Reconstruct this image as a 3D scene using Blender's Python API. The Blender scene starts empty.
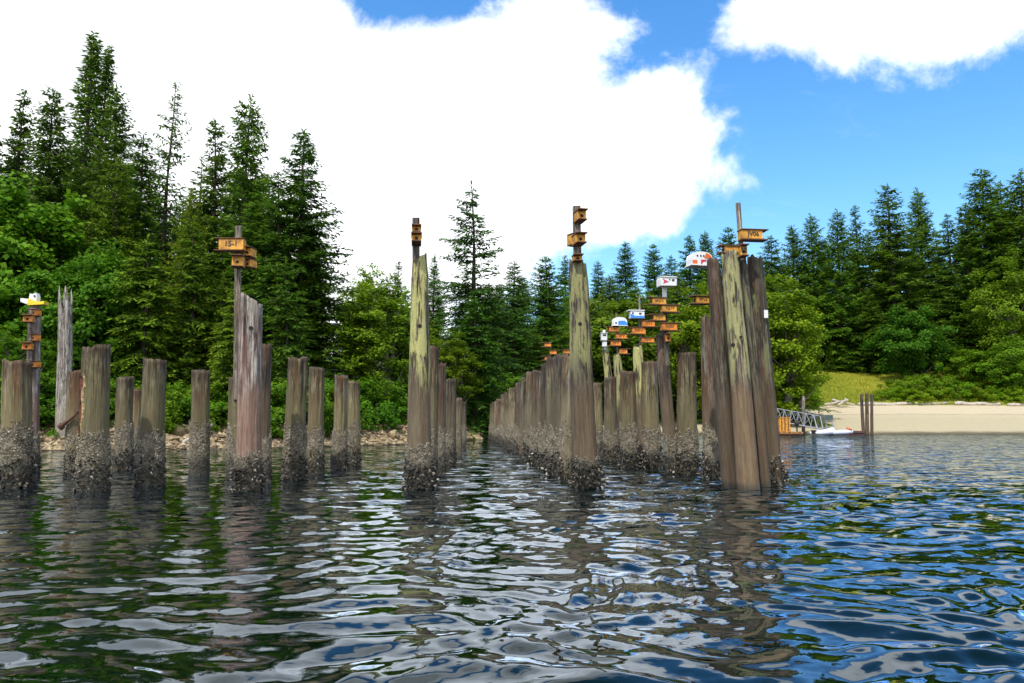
import bpy, math, random
import numpy as np
from mathutils import Vector, Matrix, Quaternion

S = bpy.context.scene
COL = S.collection
rad = math.radians
# ------------------------------------------------------------------ camera
F, CX, CY, HZ, CAMH = 796.0, 512.0, 341.5, 424.0, 1.1
PITCH = math.atan((HZ - CY) / F)
cam = bpy.data.cameras.new('camera')
cam.sensor_width = 36.0
cam.lens = 36.0 * F / 1024.0
cam.clip_start, cam.clip_end = 0.1, 5000
camo = bpy.data.objects.new('camera', cam)
COL.objects.link(camo)
camo.location = (0, 0, CAMH)
camo.rotation_euler = (math.pi / 2 + PITCH, 0, 0)
S.camera = camo

def ray(px, py):
    dx, dy = (px - CX) / F, (CY - py) / F
    c, s = math.cos(PITCH), math.sin(PITCH)
    return Vector((dx, c - dy * s, s + dy * c))

def at(px, py, Y):            # the point seen at px,py that lies Y metres away
    r = ray(px, py)
    return Vector((0, 0, CAMH)) + r * (Y / r.y)

def on_water(px, py):
    r = ray(px, py)
    return Vector((0, 0, CAMH)) + r * (-CAMH / r.z)

def azel(px, py):
    r = ray(px, py).normalized()
    return math.atan2(r.x, r.y), math.asin(r.z)

# ------------------------------------------------------------------ node helpers
class NT:
    def __init__(self, tree):
        self.t = tree
        self.n = tree.nodes
        self.n.clear()
    def new(self, typ, **kw):
        nd = self.n.new(typ)
        for k, v in kw.items():
            setattr(nd, k, v)
        return nd
    def link(self, a, b):
        self.t.links.new(a, b)
    def put(self, sock, v):
        if hasattr(v, 'is_output'):
            self.link(v, sock)
        else:
            sock.default_value = v
    def math(self, op, a, b=0.0, c=0.0, clamp=False):
        nd = self.new('ShaderNodeMath', operation=op, use_clamp=clamp)
        self.put(nd.inputs[0], a); self.put(nd.inputs[1], b)
        if op in ('MULTIPLY_ADD', 'SMOOTH_MAX', 'SMOOTH_MIN'):
            self.put(nd.inputs[2], c)
        return nd.outputs[0]
    def noise(self, vec, scale, detail=4, rough=0.55, dist=0.0):
        nd = self.new('ShaderNodeTexNoise')
        self.put(nd.inputs['Vector'], vec)
        nd.inputs['Scale'].default_value = scale
        nd.inputs['Detail'].default_value = detail
        nd.inputs['Roughness'].default_value = rough
        nd.inputs['Distortion'].default_value = dist
        return nd.outputs['Fac']
    def ramp(self, fac, stops):
        nd = self.new('ShaderNodeValToRGB')
        cr = nd.color_ramp
        while len(cr.elements) < len(stops):
            cr.elements.new(0.5)
        for e, (p, c) in zip(cr.elements, stops):
            e.position = p
            e.color = (c, c, c, 1) if isinstance(c, (int, float)) else (*c, 1)
        self.put(nd.inputs[0], fac)
        return nd.outputs[0]
    def mix(self, fac, a, b, mode='MIX'):
        nd = self.new('ShaderNodeMix', data_type='RGBA', blend_type=mode)
        self.put(nd.inputs[0], fac)
        for i, v in ((6, a), (7, b)):
            if isinstance(v, tuple) and len(v) == 3:
                v = (*v, 1)
            self.put(nd.inputs[i], v)
        return nd.outputs[2]
    def mapr(self, v, a, b, c=0.0, d=1.0, smooth=True):
        nd = self.new('ShaderNodeMapRange', interpolation_type='SMOOTHSTEP' if smooth else 'LINEAR')
        for i, q in enumerate((v, a, b, c, d)):
            self.put(nd.inputs[i], q)
        return nd.outputs[0]
    def vmul(self, v, xyz):
        nd = self.new('ShaderNodeVectorMath', operation='MULTIPLY')
        self.put(nd.inputs[0], v); nd.inputs[1].default_value = xyz
        return nd.outputs[0]
    def vadd(self, a, b):
        nd = self.new('ShaderNodeVectorMath', operation='ADD')
        self.put(nd.inputs[0], a); self.put(nd.inputs[1], b)
        return nd.outputs[0]
    def bump(self, h, strength, dist):
        nd = self.new('ShaderNodeBump')
        nd.inputs['Strength'].default_value = strength
        nd.inputs['Distance'].default_value = dist
        self.put(nd.inputs['Height'], h)
        return nd.outputs[0]

# ------------------------------------------------------------------ sky, clouds, sun
SUN_EL, SUN_AZ = rad(56), rad(205)       # azimuth clockwise from the view direction: behind and to the left
W = bpy.data.worlds.new('World'); S.world = W; W.use_nodes = True
w = NT(W.node_tree)
sky = w.new('ShaderNodeTexSky', sky_type='NISHITA', sun_disc=False, sun_elevation=SUN_EL, sun_rotation=SUN_AZ)
sky.altitude = 0; sky.air_density = 1.0; sky.dust_density = 0.6; sky.ozone_density = 2.2
hs = w.new('ShaderNodeHueSaturation')
hs.inputs['Saturation'].default_value = 1.32
hs.inputs['Value'].default_value = 1.8
w.link(sky.outputs[0], hs.inputs['Color'])
tc = w.new('ShaderNodeTexCoord')
sx = w.new('ShaderNodeSeparateXYZ'); w.link(tc.outputs['Generated'], sx.inputs[0])
az = w.math('ARCTAN2', sx.outputs[0], sx.outputs[1])
el = w.math('ARCSINE', sx.outputs[2])
def blob(px, py, rx, ry):
    a, e = azel(px, py)
    ra, re = rx / F, ry / F
    u = w.math('DIVIDE', w.math('SUBTRACT', az, a), ra)
    v = w.math('DIVIDE', w.math('SUBTRACT', el, e), re)
    d = w.math('SQRT', w.math('ADD', w.math('MULTIPLY', u, u), w.math('MULTIPLY', v, v)))
    return w.math('MULTIPLY', w.math('SUBTRACT', 1.0, d), min(ra, re))
m = None
for b in [(120, 120, 490, 250), (610, 122, 145, 62), (585, 170, 150, 75), (520, 60, 130, 95), (470, 200, 150, 90),
          (890, -20, 160, 85), (905, 45, 62, 36), (790, -5, 65, 32), (130, -190, 500, 220), (560, -60, 120, 42)]:
    q = blob(*b)
    m = q if m is None else w.math('MAXIMUM', m, q)
hole = blob(428, -10, 80, 22)
m = w.math('MINIMUM', m, w.math('MULTIPLY', hole, -1.6))
# scattered cloud in the rest of the sky (overhead and behind the viewer)
pl = w.new('ShaderNodeVectorMath', operation='DIVIDE')
w.link(tc.outputs['Generated'], pl.inputs[0])
zz = w.math('ADD', w.math('ABSOLUTE', sx.outputs[2]), 0.25)
cmb = w.new('ShaderNodeCombineXYZ')
for i in range(3): w.link(zz, cmb.inputs[i])
w.link(cmb.outputs[0], pl.inputs[1])
far_noise = w.noise(pl.outputs[0], 1.3, 5, 0.55)
back = w.math('MULTIPLY', w.mapr(sx.outputs[1], 0.35, -0.2), w.math('MULTIPLY', w.math('SUBTRACT', far_noise, 0.48), 0.8))
back = w.math('SUBTRACT', back, w.mapr(sx.outputs[1], -0.1, 0.4, 0.0, 0.4))
m = w.math('MAXIMUM', m, back)
edge = w.noise(tc.outputs['Generated'], 7.0, 9, 0.60, 0.3)
edge2 = w.noise(tc.outputs['Generated'], 20.0, 8, 0.65, 0.4)
m = w.math('ADD', m, w.math('MULTIPLY', w.math('SUBTRACT', edge, 0.5), 0.16))
m = w.math('ADD', m, w.math('MULTIPLY', w.math('SUBTRACT', edge2, 0.5), 0.035))
cov = w.mapr(m, -0.004, 0.034)
thick = w.noise(pl.outputs[0], 3.0, 6, 0.6, 0.5)
cl = w.ramp(thick, [(0.32, (1.1, 1.14, 1.22)), (0.62, (1.9, 1.93, 1.97))])
wisp = w.math('MULTIPLY', w.mapr(w.noise(w.vmul(pl.outputs[0], (1.5, 4.0, 1.0)), 2.2, 8, 0.65, 0.8), 0.55, 0.9), 0.14)
bg1 = w.new('ShaderNodeBackground'); bg1.inputs[1].default_value = 0.15
w.link(hs.outputs[0], bg1.inputs[0])
bg2 = w.new('ShaderNodeBackground'); bg2.inputs[1].default_value = 1.0
w.link(cl, bg2.inputs[0])
mixw = w.new('ShaderNodeMixShader')
w.link(w.math('MAXIMUM', cov, wisp), mixw.inputs[0]); w.link(bg1.outputs[0], mixw.inputs[1]); w.link(bg2.outputs[0], mixw.inputs[2])
wo = w.new('ShaderNodeOutputWorld'); w.link(mixw.outputs[0], wo.inputs[0])

sl = bpy.data.lights.new('sun', 'SUN'); sl.energy = 4.2; sl.angle = rad(0.5); sl.color = (1.0, 0.95, 0.86)
so = bpy.data.objects.new('sun', sl); COL.objects.link(so)
sd = Vector((math.sin(SUN_AZ) * math.cos(SUN_EL), math.cos(SUN_AZ) * math.cos(SUN_EL), math.sin(SUN_EL)))
so.rotation_euler = (-sd).to_track_quat('-Z', 'Y').to_euler()
so.location = sd * 100
vs = S.view_settings
vs.view_transform = 'Standard'; vs.look = 'None'; vs.exposure = 0.0; vs.gamma = 1.0; vs.use_curve_mapping = False
S.cycles.max_bounces = 6; S.cycles.diffuse_bounces = 3; S.cycles.glossy_bounces = 3; S.cycles.transparent_max_bounces = 4
S.cycles.caustics_reflective = False; S.cycles.caustics_refractive = False

# ------------------------------------------------------------------ mesh and object helpers
def npmesh(name, V, faces, mats, smooth=False, attrs=None, mat_idx=None):
    """V (n,3); faces: list of (m,k) int arrays"""
    me = bpy.data.meshes.new(name)
    V = np.asarray(V, dtype=np.float32)
    me.vertices.add(len(V)); me.vertices.foreach_set('co', V.ravel())
    loops = np.concatenate([np.asarray(f).ravel() for f in faces]).astype(np.int32)
    sizes = np.concatenate([np.full(len(f), np.asarray(f).shape[1]) for f in faces]).astype(np.int32)
    starts = np.concatenate([[0], np.cumsum(sizes)[:-1]]).astype(np.int32)
    me.loops.add(len(loops)); me.loops.foreach_set('vertex_index', loops)
    me.polygons.add(len(sizes)); me.polygons.foreach_set('loop_start', starts); me.polygons.foreach_set('loop_total', sizes)
    for mm in (mats if isinstance(mats, (list, tuple)) else [mats]):
        me.materials.append(mm)
    if mat_idx is not None:
        me.polygons.foreach_set('material_index', np.asarray(mat_idx, dtype=np.int32))
    me.polygons.foreach_set('use_smooth', np.full(len(sizes), bool(smooth)))
    if attrs:
        for k, v in attrs.items():
            a = me.attributes.new(k, 'FLOAT', 'FACE'); a.data.foreach_set('value', np.asarray(v, dtype=np.float32))
    me.update(calc_edges=True); me.validate()
    return me

class MB:
    """collects simple shapes into ONE mesh"""
    def __init__(self): self.V = []; self.Q = []; self.T = []; self.N = []
    def add(self, V, faces):
        o = len(self.V); self.V += [tuple(v) for v in V]
        for f in faces: self.N.append([i + o for i in f])
        return self
    def box(self, c, s, rot=None, bevel=0.0):
        hx, hy, hz = [q / 2 for q in s]
        P = [Vector((x, y, z)) for z in (-hz, hz) for (x, y) in ((-hx, -hy), (hx, -hy), (hx, hy), (-hx, hy))]
        if rot is not None: P = [rot @ p for p in P]
        c = Vector(c)
        return self.add([p + c for p in P], [(3, 2, 1, 0), (4, 5, 6, 7), (0, 1, 5, 4), (1, 2, 6, 5), (2, 3, 7, 6), (3, 0, 4, 7)])
    def tube(self, pts, radii, n=8, caps=True):
        rings = []
        V = []
        for i, p in enumerate(pts):
            p = Vector(p)
            a = Vector(pts[max(0, i - 1)]); b = Vector(pts[min(len(pts) - 1, i + 1)])
            q = (b - a).to_track_quat('Z', 'Y')
            for k in range(n):
                t = 2 * math.pi * k / n
                V.append(p + q @ Vector((math.cos(t) * radii[i], math.sin(t) * radii[i], 0)))
        fs = []
        for i in range(len(pts) - 1):
            for k in range(n):
                k2 = (k + 1) % n
                fs.append((i * n + k, i * n + k2, (i + 1) * n + k2, (i + 1) * n + k))
        if caps:
            fs.append(tuple(range(n - 1, -1, -1))); fs.append(tuple((len(pts) - 1) * n + k for k in range(n)))
        return self.add(V, fs)
    def prism(self, poly, d, M=Matrix()):
        """poly in the local xz plane (counter-clockwise seen from -y), thickness d along y"""
        n = len(poly)
        V = [M @ Vector((x, -d / 2, z)) for x, z in poly] + [M @ Vector((x, d / 2, z)) for x, z in poly]
        fs = [tuple(range(n)), tuple(range(2 * n - 1, n - 1, -1))]
        for i in range(n):
            j = (i + 1) % n
            fs.append((j, i, i + n, j + n))
        return self.add(V, fs)
    def mesh(self, name, mat, smooth=False, bevel=0.0):
        me = bpy.data.meshes.new(name)
        me.from_pydata(self.V, [], self.N)
        if bevel:
            import bmesh
            bm = bmesh.new(); bm.from_mesh(me)
            bmesh.ops.bevel(bm, geom=list(bm.edges), offset=bevel, segments=1, affect='EDGES')
            bm.to_mesh(me); bm.free()
        me.materials.append(mat)
        me.polygons.foreach_set('use_smooth', [smooth] * len(me.polygons))
        me.update()
        return me
    def build(self, name, mat, parent=None, smooth=False, bevel=0.0):
        return link(name, self.mesh(name, mat, smooth, bevel), parent)

def link(name, data, parent=None):
    o = bpy.data.objects.new(name, data); COL.objects.link(o)
    if parent is not None: o.parent = parent
    return o
def tag(o, label=None, cat=None, group=None, kind=None):
    if label: o['label'] = label
    if cat: o['category'] = cat
    if group: o['group'] = group
    if kind: o['kind'] = kind
    return o
def thing(name, label, cat, loc=(0, 0, 0), rot=None, group=None):
    o = link(name, None); o.location = loc
    if rot is not None:
        o.rotation_mode = 'QUATERNION'; o.rotation_quaternion = rot
    return tag(o, label, cat, group)

# ------------------------------------------------------------------ materials
def newmat(name):
    mt = bpy.data.materials.new(name); mt.use_nodes = True
    n = NT(mt.node_tree)
    out = n.new('ShaderNodeOutputMaterial')
    p = n.new('ShaderNodeBsdfPrincipled')
    n.link(p.outputs[0], out.inputs[0])
    return mt, n, p, out
def flat(name, col, rough=0.6, var=0.15, scale=8.0, bump=0.0, metal=0.0):
    mt, n, p, out = newmat(name)
    tcn = n.new('ShaderNodeTexCoord')
    f = n.noise(tcn.outputs['Object'], scale, 5, 0.6)
    c = n.mix(n.ramp(f, [(0.3, 0.0), (0.7, 1.0)]), tuple(q * (1 - var * 1.6) for q in col), tuple(min(1, q * (1 + var)) for q in col))
    n.link(c, p.inputs['Base Color'])
    p.inputs['Roughness'].default_value = rough; p.inputs['Metallic'].default_value = metal
    if bump: n.link(n.bump(f, 0.6, bump), p.inputs['Normal'])
    return mt

def wood(name, light, mid, dark, rust=(0.14, 0.055, 0.022), rust_amt=0.5, lichen=None, lichen_amt=0.0, lichen_z=(1.6, 2.4), low=(0.13, 0.075, 0.05), rim=0.5, streak=14.0):
    mt, n, p, out = newmat(name)
    tcn = n.new('ShaderNodeTexCoord'); oi = n.new('ShaderNodeObjectInfo')
    off = n.new('ShaderNodeCombineXYZ')
    n.link(n.math('MULTIPLY', oi.outputs['Random'], 37.0), off.inputs[0])
    n.link(n.math('MULTIPLY', oi.outputs['Random'], 91.0), off.inputs[2])
    base = n.vadd(tcn.outputs['Object'], off.outputs[0])
    geo = n.new('ShaderNodeNewGeometry'); sp = n.new('ShaderNodeSeparateXYZ'); n.link(geo.outputs['Position'], sp.inputs[0])
    z = sp.outputs[2]
    st = n.noise(n.vmul(base, (streak, streak, 0.95)), 1.0, 6, 0.62, 0.25)
    st2 = n.noise(n.vmul(base, (streak * 3.4, streak * 3.4, 1.9)), 1.0, 4, 0.6, 0.15)
    big = n.noise(n.vmul(base, (4.0, 4.0, 0.7)), 1.0, 4, 0.6, 0.3)
    patch = n.noise(n.vmul(base, (7.0, 7.0, 1.6)), 1.0, 5, 0.6, 0.5)
    c = n.ramp(st, [(0.38, dark), (0.47, mid), (0.57, light)])
    grain = n.noise(n.vmul(base, (30, 30, 5.0)), 1.0, 5, 0.7, 0.4)
    c = n.mix(1.0, c, n.ramp(grain, [(0.3, 0.4), (0.7, 1.55)]), 'MULTIPLY')
    blot = n.noise(n.vmul(base, (5.0, 5.0, 2.2)), 1.0, 5, 0.65, 0.6)
    c = n.mix(n.math('MULTIPLY', n.ramp(blot, [(0.40, 1.0), (0.52, 0.0)]), 0.6), c, tuple(q * 0.8 for q in dark))
    c = n.mix(n.ramp(st2, [(0.38, 0.9), (0.49, 0.0)]), c, tuple(q * 0.35 for q in dark))
    grey = n.noise(n.vmul(base, (9.0, 9.0, 1.4)), 1.0, 5, 0.65, 0.4)
    c = n.mix(n.math('MULTIPLY', n.ramp(grey, [(0.52, 0.0), (0.66, 1.0)]), 0.45), c, (0.36, 0.335, 0.28))
    line = n.noise(n.vmul(base, (streak * 0.9, streak * 0.9, 0.28)), 1.0, 2, 0.5, 0.6)
    crack = n.ramp(n.math('ABSOLUTE', n.math('SUBTRACT', line, 0.5)), [(0.006, 1.0), (0.022, 0.0)])
    c = n.mix(n.math('MULTIPLY', crack, 0.85), c, (0.012, 0.009, 0.006))
    c = n.mix(n.math('MULTIPLY', n.ramp(big, [(0.50, 0.0), (0.64, 1.0)]), rust_amt), c, rust)
    lowf = n.mapr(n.math('ADD', z, n.math('MULTIPLY', n.math('SUBTRACT', big, 0.5), 1.3)), 2.05, 1.35)
    c = n.mix(n.math('MULTIPLY', lowf, 0.75), c, n.mix(st, tuple(q * 0.5 for q in low), tuple(q * 1.4 for q in low)))
    if lichen:
        lz = n.mapr(n.math('ADD', z, n.math('MULTIPLY', n.math('SUBTRACT', big, 0.5), 1.6)), lichen_z[0], lichen_z[1])
        lm = n.math('MULTIPLY', lz, n.ramp(n.math('ADD', n.math('MULTIPLY', patch, 0.6), n.math('MULTIPLY', st, 0.4)), [(0.56 - 0.2 * lichen_amt, 0.0), (0.61 - 0.2 * lichen_amt, 1.0)]))
        lc = n.mix(n.noise(base, 30, 3), tuple(q * 0.6 for q in lichen), tuple(q * 1.25 for q in lichen))
        c = n.mix(n.math('MULTIPLY', lm, 0.85), c, lc)
    # rotten dark rim near the sawn top: 'top' attribute grows from 0 to 1 over the last 30 cm
    at_ = n.new('ShaderNodeAttribute', attribute_name='top')
    rimf = n.math('MULTIPLY', n.math('MULTIPLY', at_.outputs['Fac'], n.ramp(patch, [(0.36, 0.25), (0.6, 1.0)])), rim)
    c = n.mix(rimf, c, (0.045, 0.022, 0.013))
    c = n.mix(1.0, c, n.ramp(oi.outputs['Random'], [(0.0, (0.62, 0.62, 0.64)), (0.35, (1.0, 0.97, 0.93)), (0.65, (0.8, 0.82, 0.78)), (1.0, (1.3, 1.27, 1.2))]), 'MULTIPLY')
    wet = n.mapr(z, 0.16, 0.02)
    c = n.mix(n.math('MULTIPLY', wet, 0.6), c, (0.012, 0.012, 0.008))
    n.link(c, p.inputs['Base Color'])
    n.put(p.inputs['Roughness'], n.mapr(wet, 0.0, 1.0, 0.88, 0.3, False))
    h = n.math('ADD', n.math('MULTIPLY', st, 0.7), n.math('MULTIPLY', st2, 0.5))
    n.link(n.bump(h, 1.0, 0.05), p.inputs['Normal'])
    return mt

M = {}
M['wood_short'] = wood('weathered_olive_wood', (0.29, 0.235, 0.115), (0.165, 0.13, 0.062), (0.055, 0.038, 0.018), rust_amt=0.75, rim=0.95, low=(0.19, 0.155, 0.075))
M['wood_row'] = wood('weathered_brown_wood', (0.27, 0.225, 0.13), (0.155, 0.125, 0.07), (0.05, 0.036, 0.02), rust_amt=0.5, rim=0.8, low=(0.19, 0.155, 0.09))
M['wood_lichen'] = wood('lichened_wood', (0.20, 0.16, 0.10), (0.12, 0.09, 0.055), (0.045, 0.03, 0.02), lichen=(0.56, 0.53, 0.20), lichen_amt=0.5, lichen_z=(1.6, 2.1), low=(0.17, 0.125, 0.075), rim=0.1, rust_amt=0.6)
M['wood_tall'] = wood('tall_greenish_wood', (0.20, 0.17, 0.115), (0.125, 0.098, 0.062), (0.045, 0.032, 0.021), lichen=(0.38, 0.37, 0.14), lichen_amt=0.5, lichen_z=(1.7, 2.4), low=(0.17, 0.115, 0.062), rim=0.15, rust_amt=0.55)
M['wood_dolphin_pale'] = wood('pale_lichened_wood', (0.25, 0.21, 0.14), (0.16, 0.125, 0.08), (0.055, 0.04, 0.027), lichen=(0.42, 0.41, 0.18), lichen_amt=0.5, lichen_z=(1.6, 2.3), low=(0.21, 0.135, 0.068), rim=0.1, rust_amt=0.4)
M['wood_dolphin'] = wood('dark_lichened_wood', (0.18, 0.155, 0.10), (0.10, 0.082, 0.052), (0.03, 0.021, 0.015), lichen=(0.22, 0.23, 0.10), lichen_amt=0.18, lichen_z=(1.7, 2.5), low=(0.14, 0.092, 0.05), rim=0.2, rust_amt=0.5)
M['wood_grey'] = wood('silver_grey_wood', (0.46, 0.41, 0.37), (0.28, 0.235, 0.205), (0.09, 0.065, 0.05), rust=(0.20, 0.08, 0.065), rust_amt=0.45, low=(0.22, 0.125, 0.085), rim=0.0)
M['wood_silver'] = wood('splintered_pale_wood', (0.52, 0.48, 0.43), (0.36, 0.32, 0.28), (0.13, 0.105, 0.085), rust_amt=0.1, low=(0.30, 0.26, 0.2), rim=0.0)
M['wood_dark'] = wood('dark_red_wood', (0.15, 0.11, 0.075), (0.08, 0.056, 0.038), (0.025, 0.017, 0.012), rust_amt=0.5, low=(0.12, 0.085, 0.05), rim=0.5)
M['post'] = wood('grey_post_timber', (0.40, 0.35, 0.28), (0.27, 0.22, 0.17), (0.12, 0.09, 0.065), rust_amt=0.2, rim=0.0, low=(0.15, 0.12, 0.09), streak=22)
M['log'] = flat('driftwood', (0.46, 0.40, 0.33), 0.85, 0.3, 3.0, 0.02)
M['orange'] = flat('yellow_orange_paint', (0.66, 0.30, 0.035), 0.65, 0.4, 7.0, 0.002)
M['orange_deep'] = flat('orange_paint', (0.68, 0.22, 0.02), 0.6, 0.4, 7.0, 0.002)
M['roofwood'] = flat('stained_roof_board', (0.16, 0.075, 0.03), 0.8, 0.3, 9.0, 0.003)
M['black'] = flat('black_paint', (0.03, 0.025, 0.02), 0.6, 0.1)
M['hole'] = flat('dark_hollow', (0.012, 0.01, 0.009), 0.9, 0.1)
M['white'] = flat('white_paint', (0.78, 0.78, 0.76), 0.5, 0.05)
M['red'] = flat('red_paint', (0.62, 0.03, 0.06), 0.5, 0.1)
M['blue'] = flat('blue_paint', (0.03, 0.25, 0.72), 0.45, 0.1)
M['yellow'] = flat('yellow_paint', (0.85, 0.60, 0.02), 0.5, 0.1)
M['orangered'] = flat('orange_red_paint', (0.78, 0.16, 0.03), 0.5, 0.1)
M['metal'] = flat('white_aluminium', (0.36, 0.36, 0.38), 0.45, 0.1, metal=0.2)
M['steel'] = flat('rusty_steel', (0.11, 0.045, 0.025), 0.75, 0.4, 20)
M['green_board'] = flat('dark_green_board', (0.05, 0.09, 0.075), 0.6, 0.1)
M['dock'] = flat('orange_brown_deck', (0.33, 0.15, 0.045), 0.8, 0.3, 4)
M['dock_dark'] = flat('dark_red_deck', (0.10, 0.05, 0.045), 0.8, 0.3, 4)
M['hypalon'] = flat('inflatable_fabric', (0.66, 0.68, 0.78), 0.4, 0.08)
M['bark'] = flat('conifer_bark', (0.075, 0.052, 0.038), 0.9, 0.4, 5.0, 0.04)
M['bark_pale'] = flat('pale_bark', (0.22, 0.19, 0.15), 0.9, 0.3, 5.0, 0.03)
M['rock'] = flat('tan_shore_rock', (0.30, 0.22, 0.11), 0.9, 0.5, 2.5, 0.05)

def shells():
    mt, n, p, out = newmat('barnacle_shell')
    a = n.new('ShaderNodeAttribute', attribute_name='rnd')
    geo = n.new('ShaderNodeNewGeometry'); sp = n.new('ShaderNodeSeparateXYZ'); n.link(geo.outputs['Position'], sp.inputs[0])
    c = n.ramp(a.outputs['Fac'], [(0.0, (0.085, 0.066, 0.042)), (0.35, (0.21, 0.175, 0.12)), (0.75, (0.37, 0.32, 0.23)), (1.0, (0.56, 0.51, 0.41))])
    tcn = n.new('ShaderNodeTexCoord')
    pn = n.noise(tcn.outputs['Object'], 9, 3)
    c = n.mix(n.math('MULTIPLY', n.ramp(pn, [(0.45, 0.0), (0.65, 1.0)]), 0.5), c, (0.09, 0.075, 0.04))
    wet = n.mapr(n.math('ADD', sp.outputs[2], n.math('MULTIPLY', pn, 0.2)), 0.66, 0.34)
    c = n.mix(n.math('MULTIPLY', wet, 0.8), c, (0.03, 0.027, 0.016))
    n.link(c, p.inputs['Base Color']); n.put(p.inputs['Roughness'], n.mapr(wet, 0, 1, 0.85, 0.45, False))
    return mt
def oyster():
    mt, n, p, out = newmat('oyster_shell')
    a = n.new('ShaderNodeAttribute', attribute_name='rnd')
    c = n.ramp(a.outputs['Fac'], [(0.0, (0.012, 0.010, 0.009)), (0.55, (0.035, 0.028, 0.018)), (0.80, (0.08, 0.062, 0.038)), (0.94, (0.22, 0.18, 0.12)), (1.0, (0.50, 0.45, 0.36))])
    n.link(c, p.inputs['Base Color']); p.inputs['Roughness'].default_value = 0.5
    return mt
M['barnacle'] = shells(); M['oyster'] = oyster()

def leafmat(name, c0, c1, tipc, trans=0.3):
    mt, n, p, out = newmat(name)
    a = n.new('ShaderNodeAttribute', attribute_name='rnd')
    t = n.new('ShaderNodeAttribute', attribute_name='tip')
    oi = n.new('ShaderNodeObjectInfo')
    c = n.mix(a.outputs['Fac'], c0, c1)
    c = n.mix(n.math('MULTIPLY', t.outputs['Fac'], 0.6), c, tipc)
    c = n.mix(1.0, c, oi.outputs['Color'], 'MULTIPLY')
    n.link(c, p.inputs['Base Color']); p.inputs['Roughness'].default_value = 0.55
    p.inputs['Specular IOR Level'].default_value = 0.12
    tr = n.new('ShaderNodeBsdfTranslucent'); n.link(c, tr.inputs[0])
    ms = n.new('ShaderNodeMixShader'); ms.inputs[0].default_value = trans
    n.link(p.outputs[0], ms.inputs[1]); n.link(tr.outputs[0], ms.inputs[2]); n.link(ms.outputs[0], out.inputs[0])
    return mt
M['needle'] = leafmat('fir_needles', (0.052, 0.115, 0.012), (0.115, 0.21, 0.018), (0.22, 0.33, 0.024), 0.32)
M['leaf'] = leafmat('maple_leaves', (0.075, 0.165, 0.008), (0.155, 0.28, 0.014), (0.28, 0.40, 0.02), 0.42)

# ------------------------------------------------------------------ the terrain
SX = np.array([-160, -60, -21, -14, -6, -2.5, 2, 10, 30, 60, 100, 200.])
SY = np.array([26, 31, 33, 35, 44, 60, 76, 90, 93, 93, 93, 90.])
def sstep(a, b, x):
    t = np.clip((x - a) / (b - a), 0, 1); return t * t * (3 - 2 * t)
def ground(x, y):
    x = np.asarray(x, float); y = np.asarray(y, float)
    s = y - np.interp(x, SX, SY)
    L = np.interp(s, [-40, 0, 2.5, 5, 9, 60, 160, 600], [-6, 0, 0.35, 1.0, 1.9, 9, 14, 16])
    R = np.interp(s, [-40, 0, 22, 24, 38, 110, 220, 600], [-5, 0, 3.6, 4.0, 8.3, 22, 36, 38])
    wR = sstep(4, 16, x)
    nz = 0.10 * np.sin(x * 1.7 + np.sin(y * 0.9) * 2) * np.sin(y * 1.3 + x * 0.4) + 0.35 * np.sin(x * 0.21 + 1) * np.sin(y * 0.17)
    return L * (1 - wR) + R * wR + nz * np.clip(s, 0, 6) / 6 * (0.25 + 0.75 * (1 - wR * (s < 24)))
def gz(x, y): return float(ground(x, y))

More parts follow.
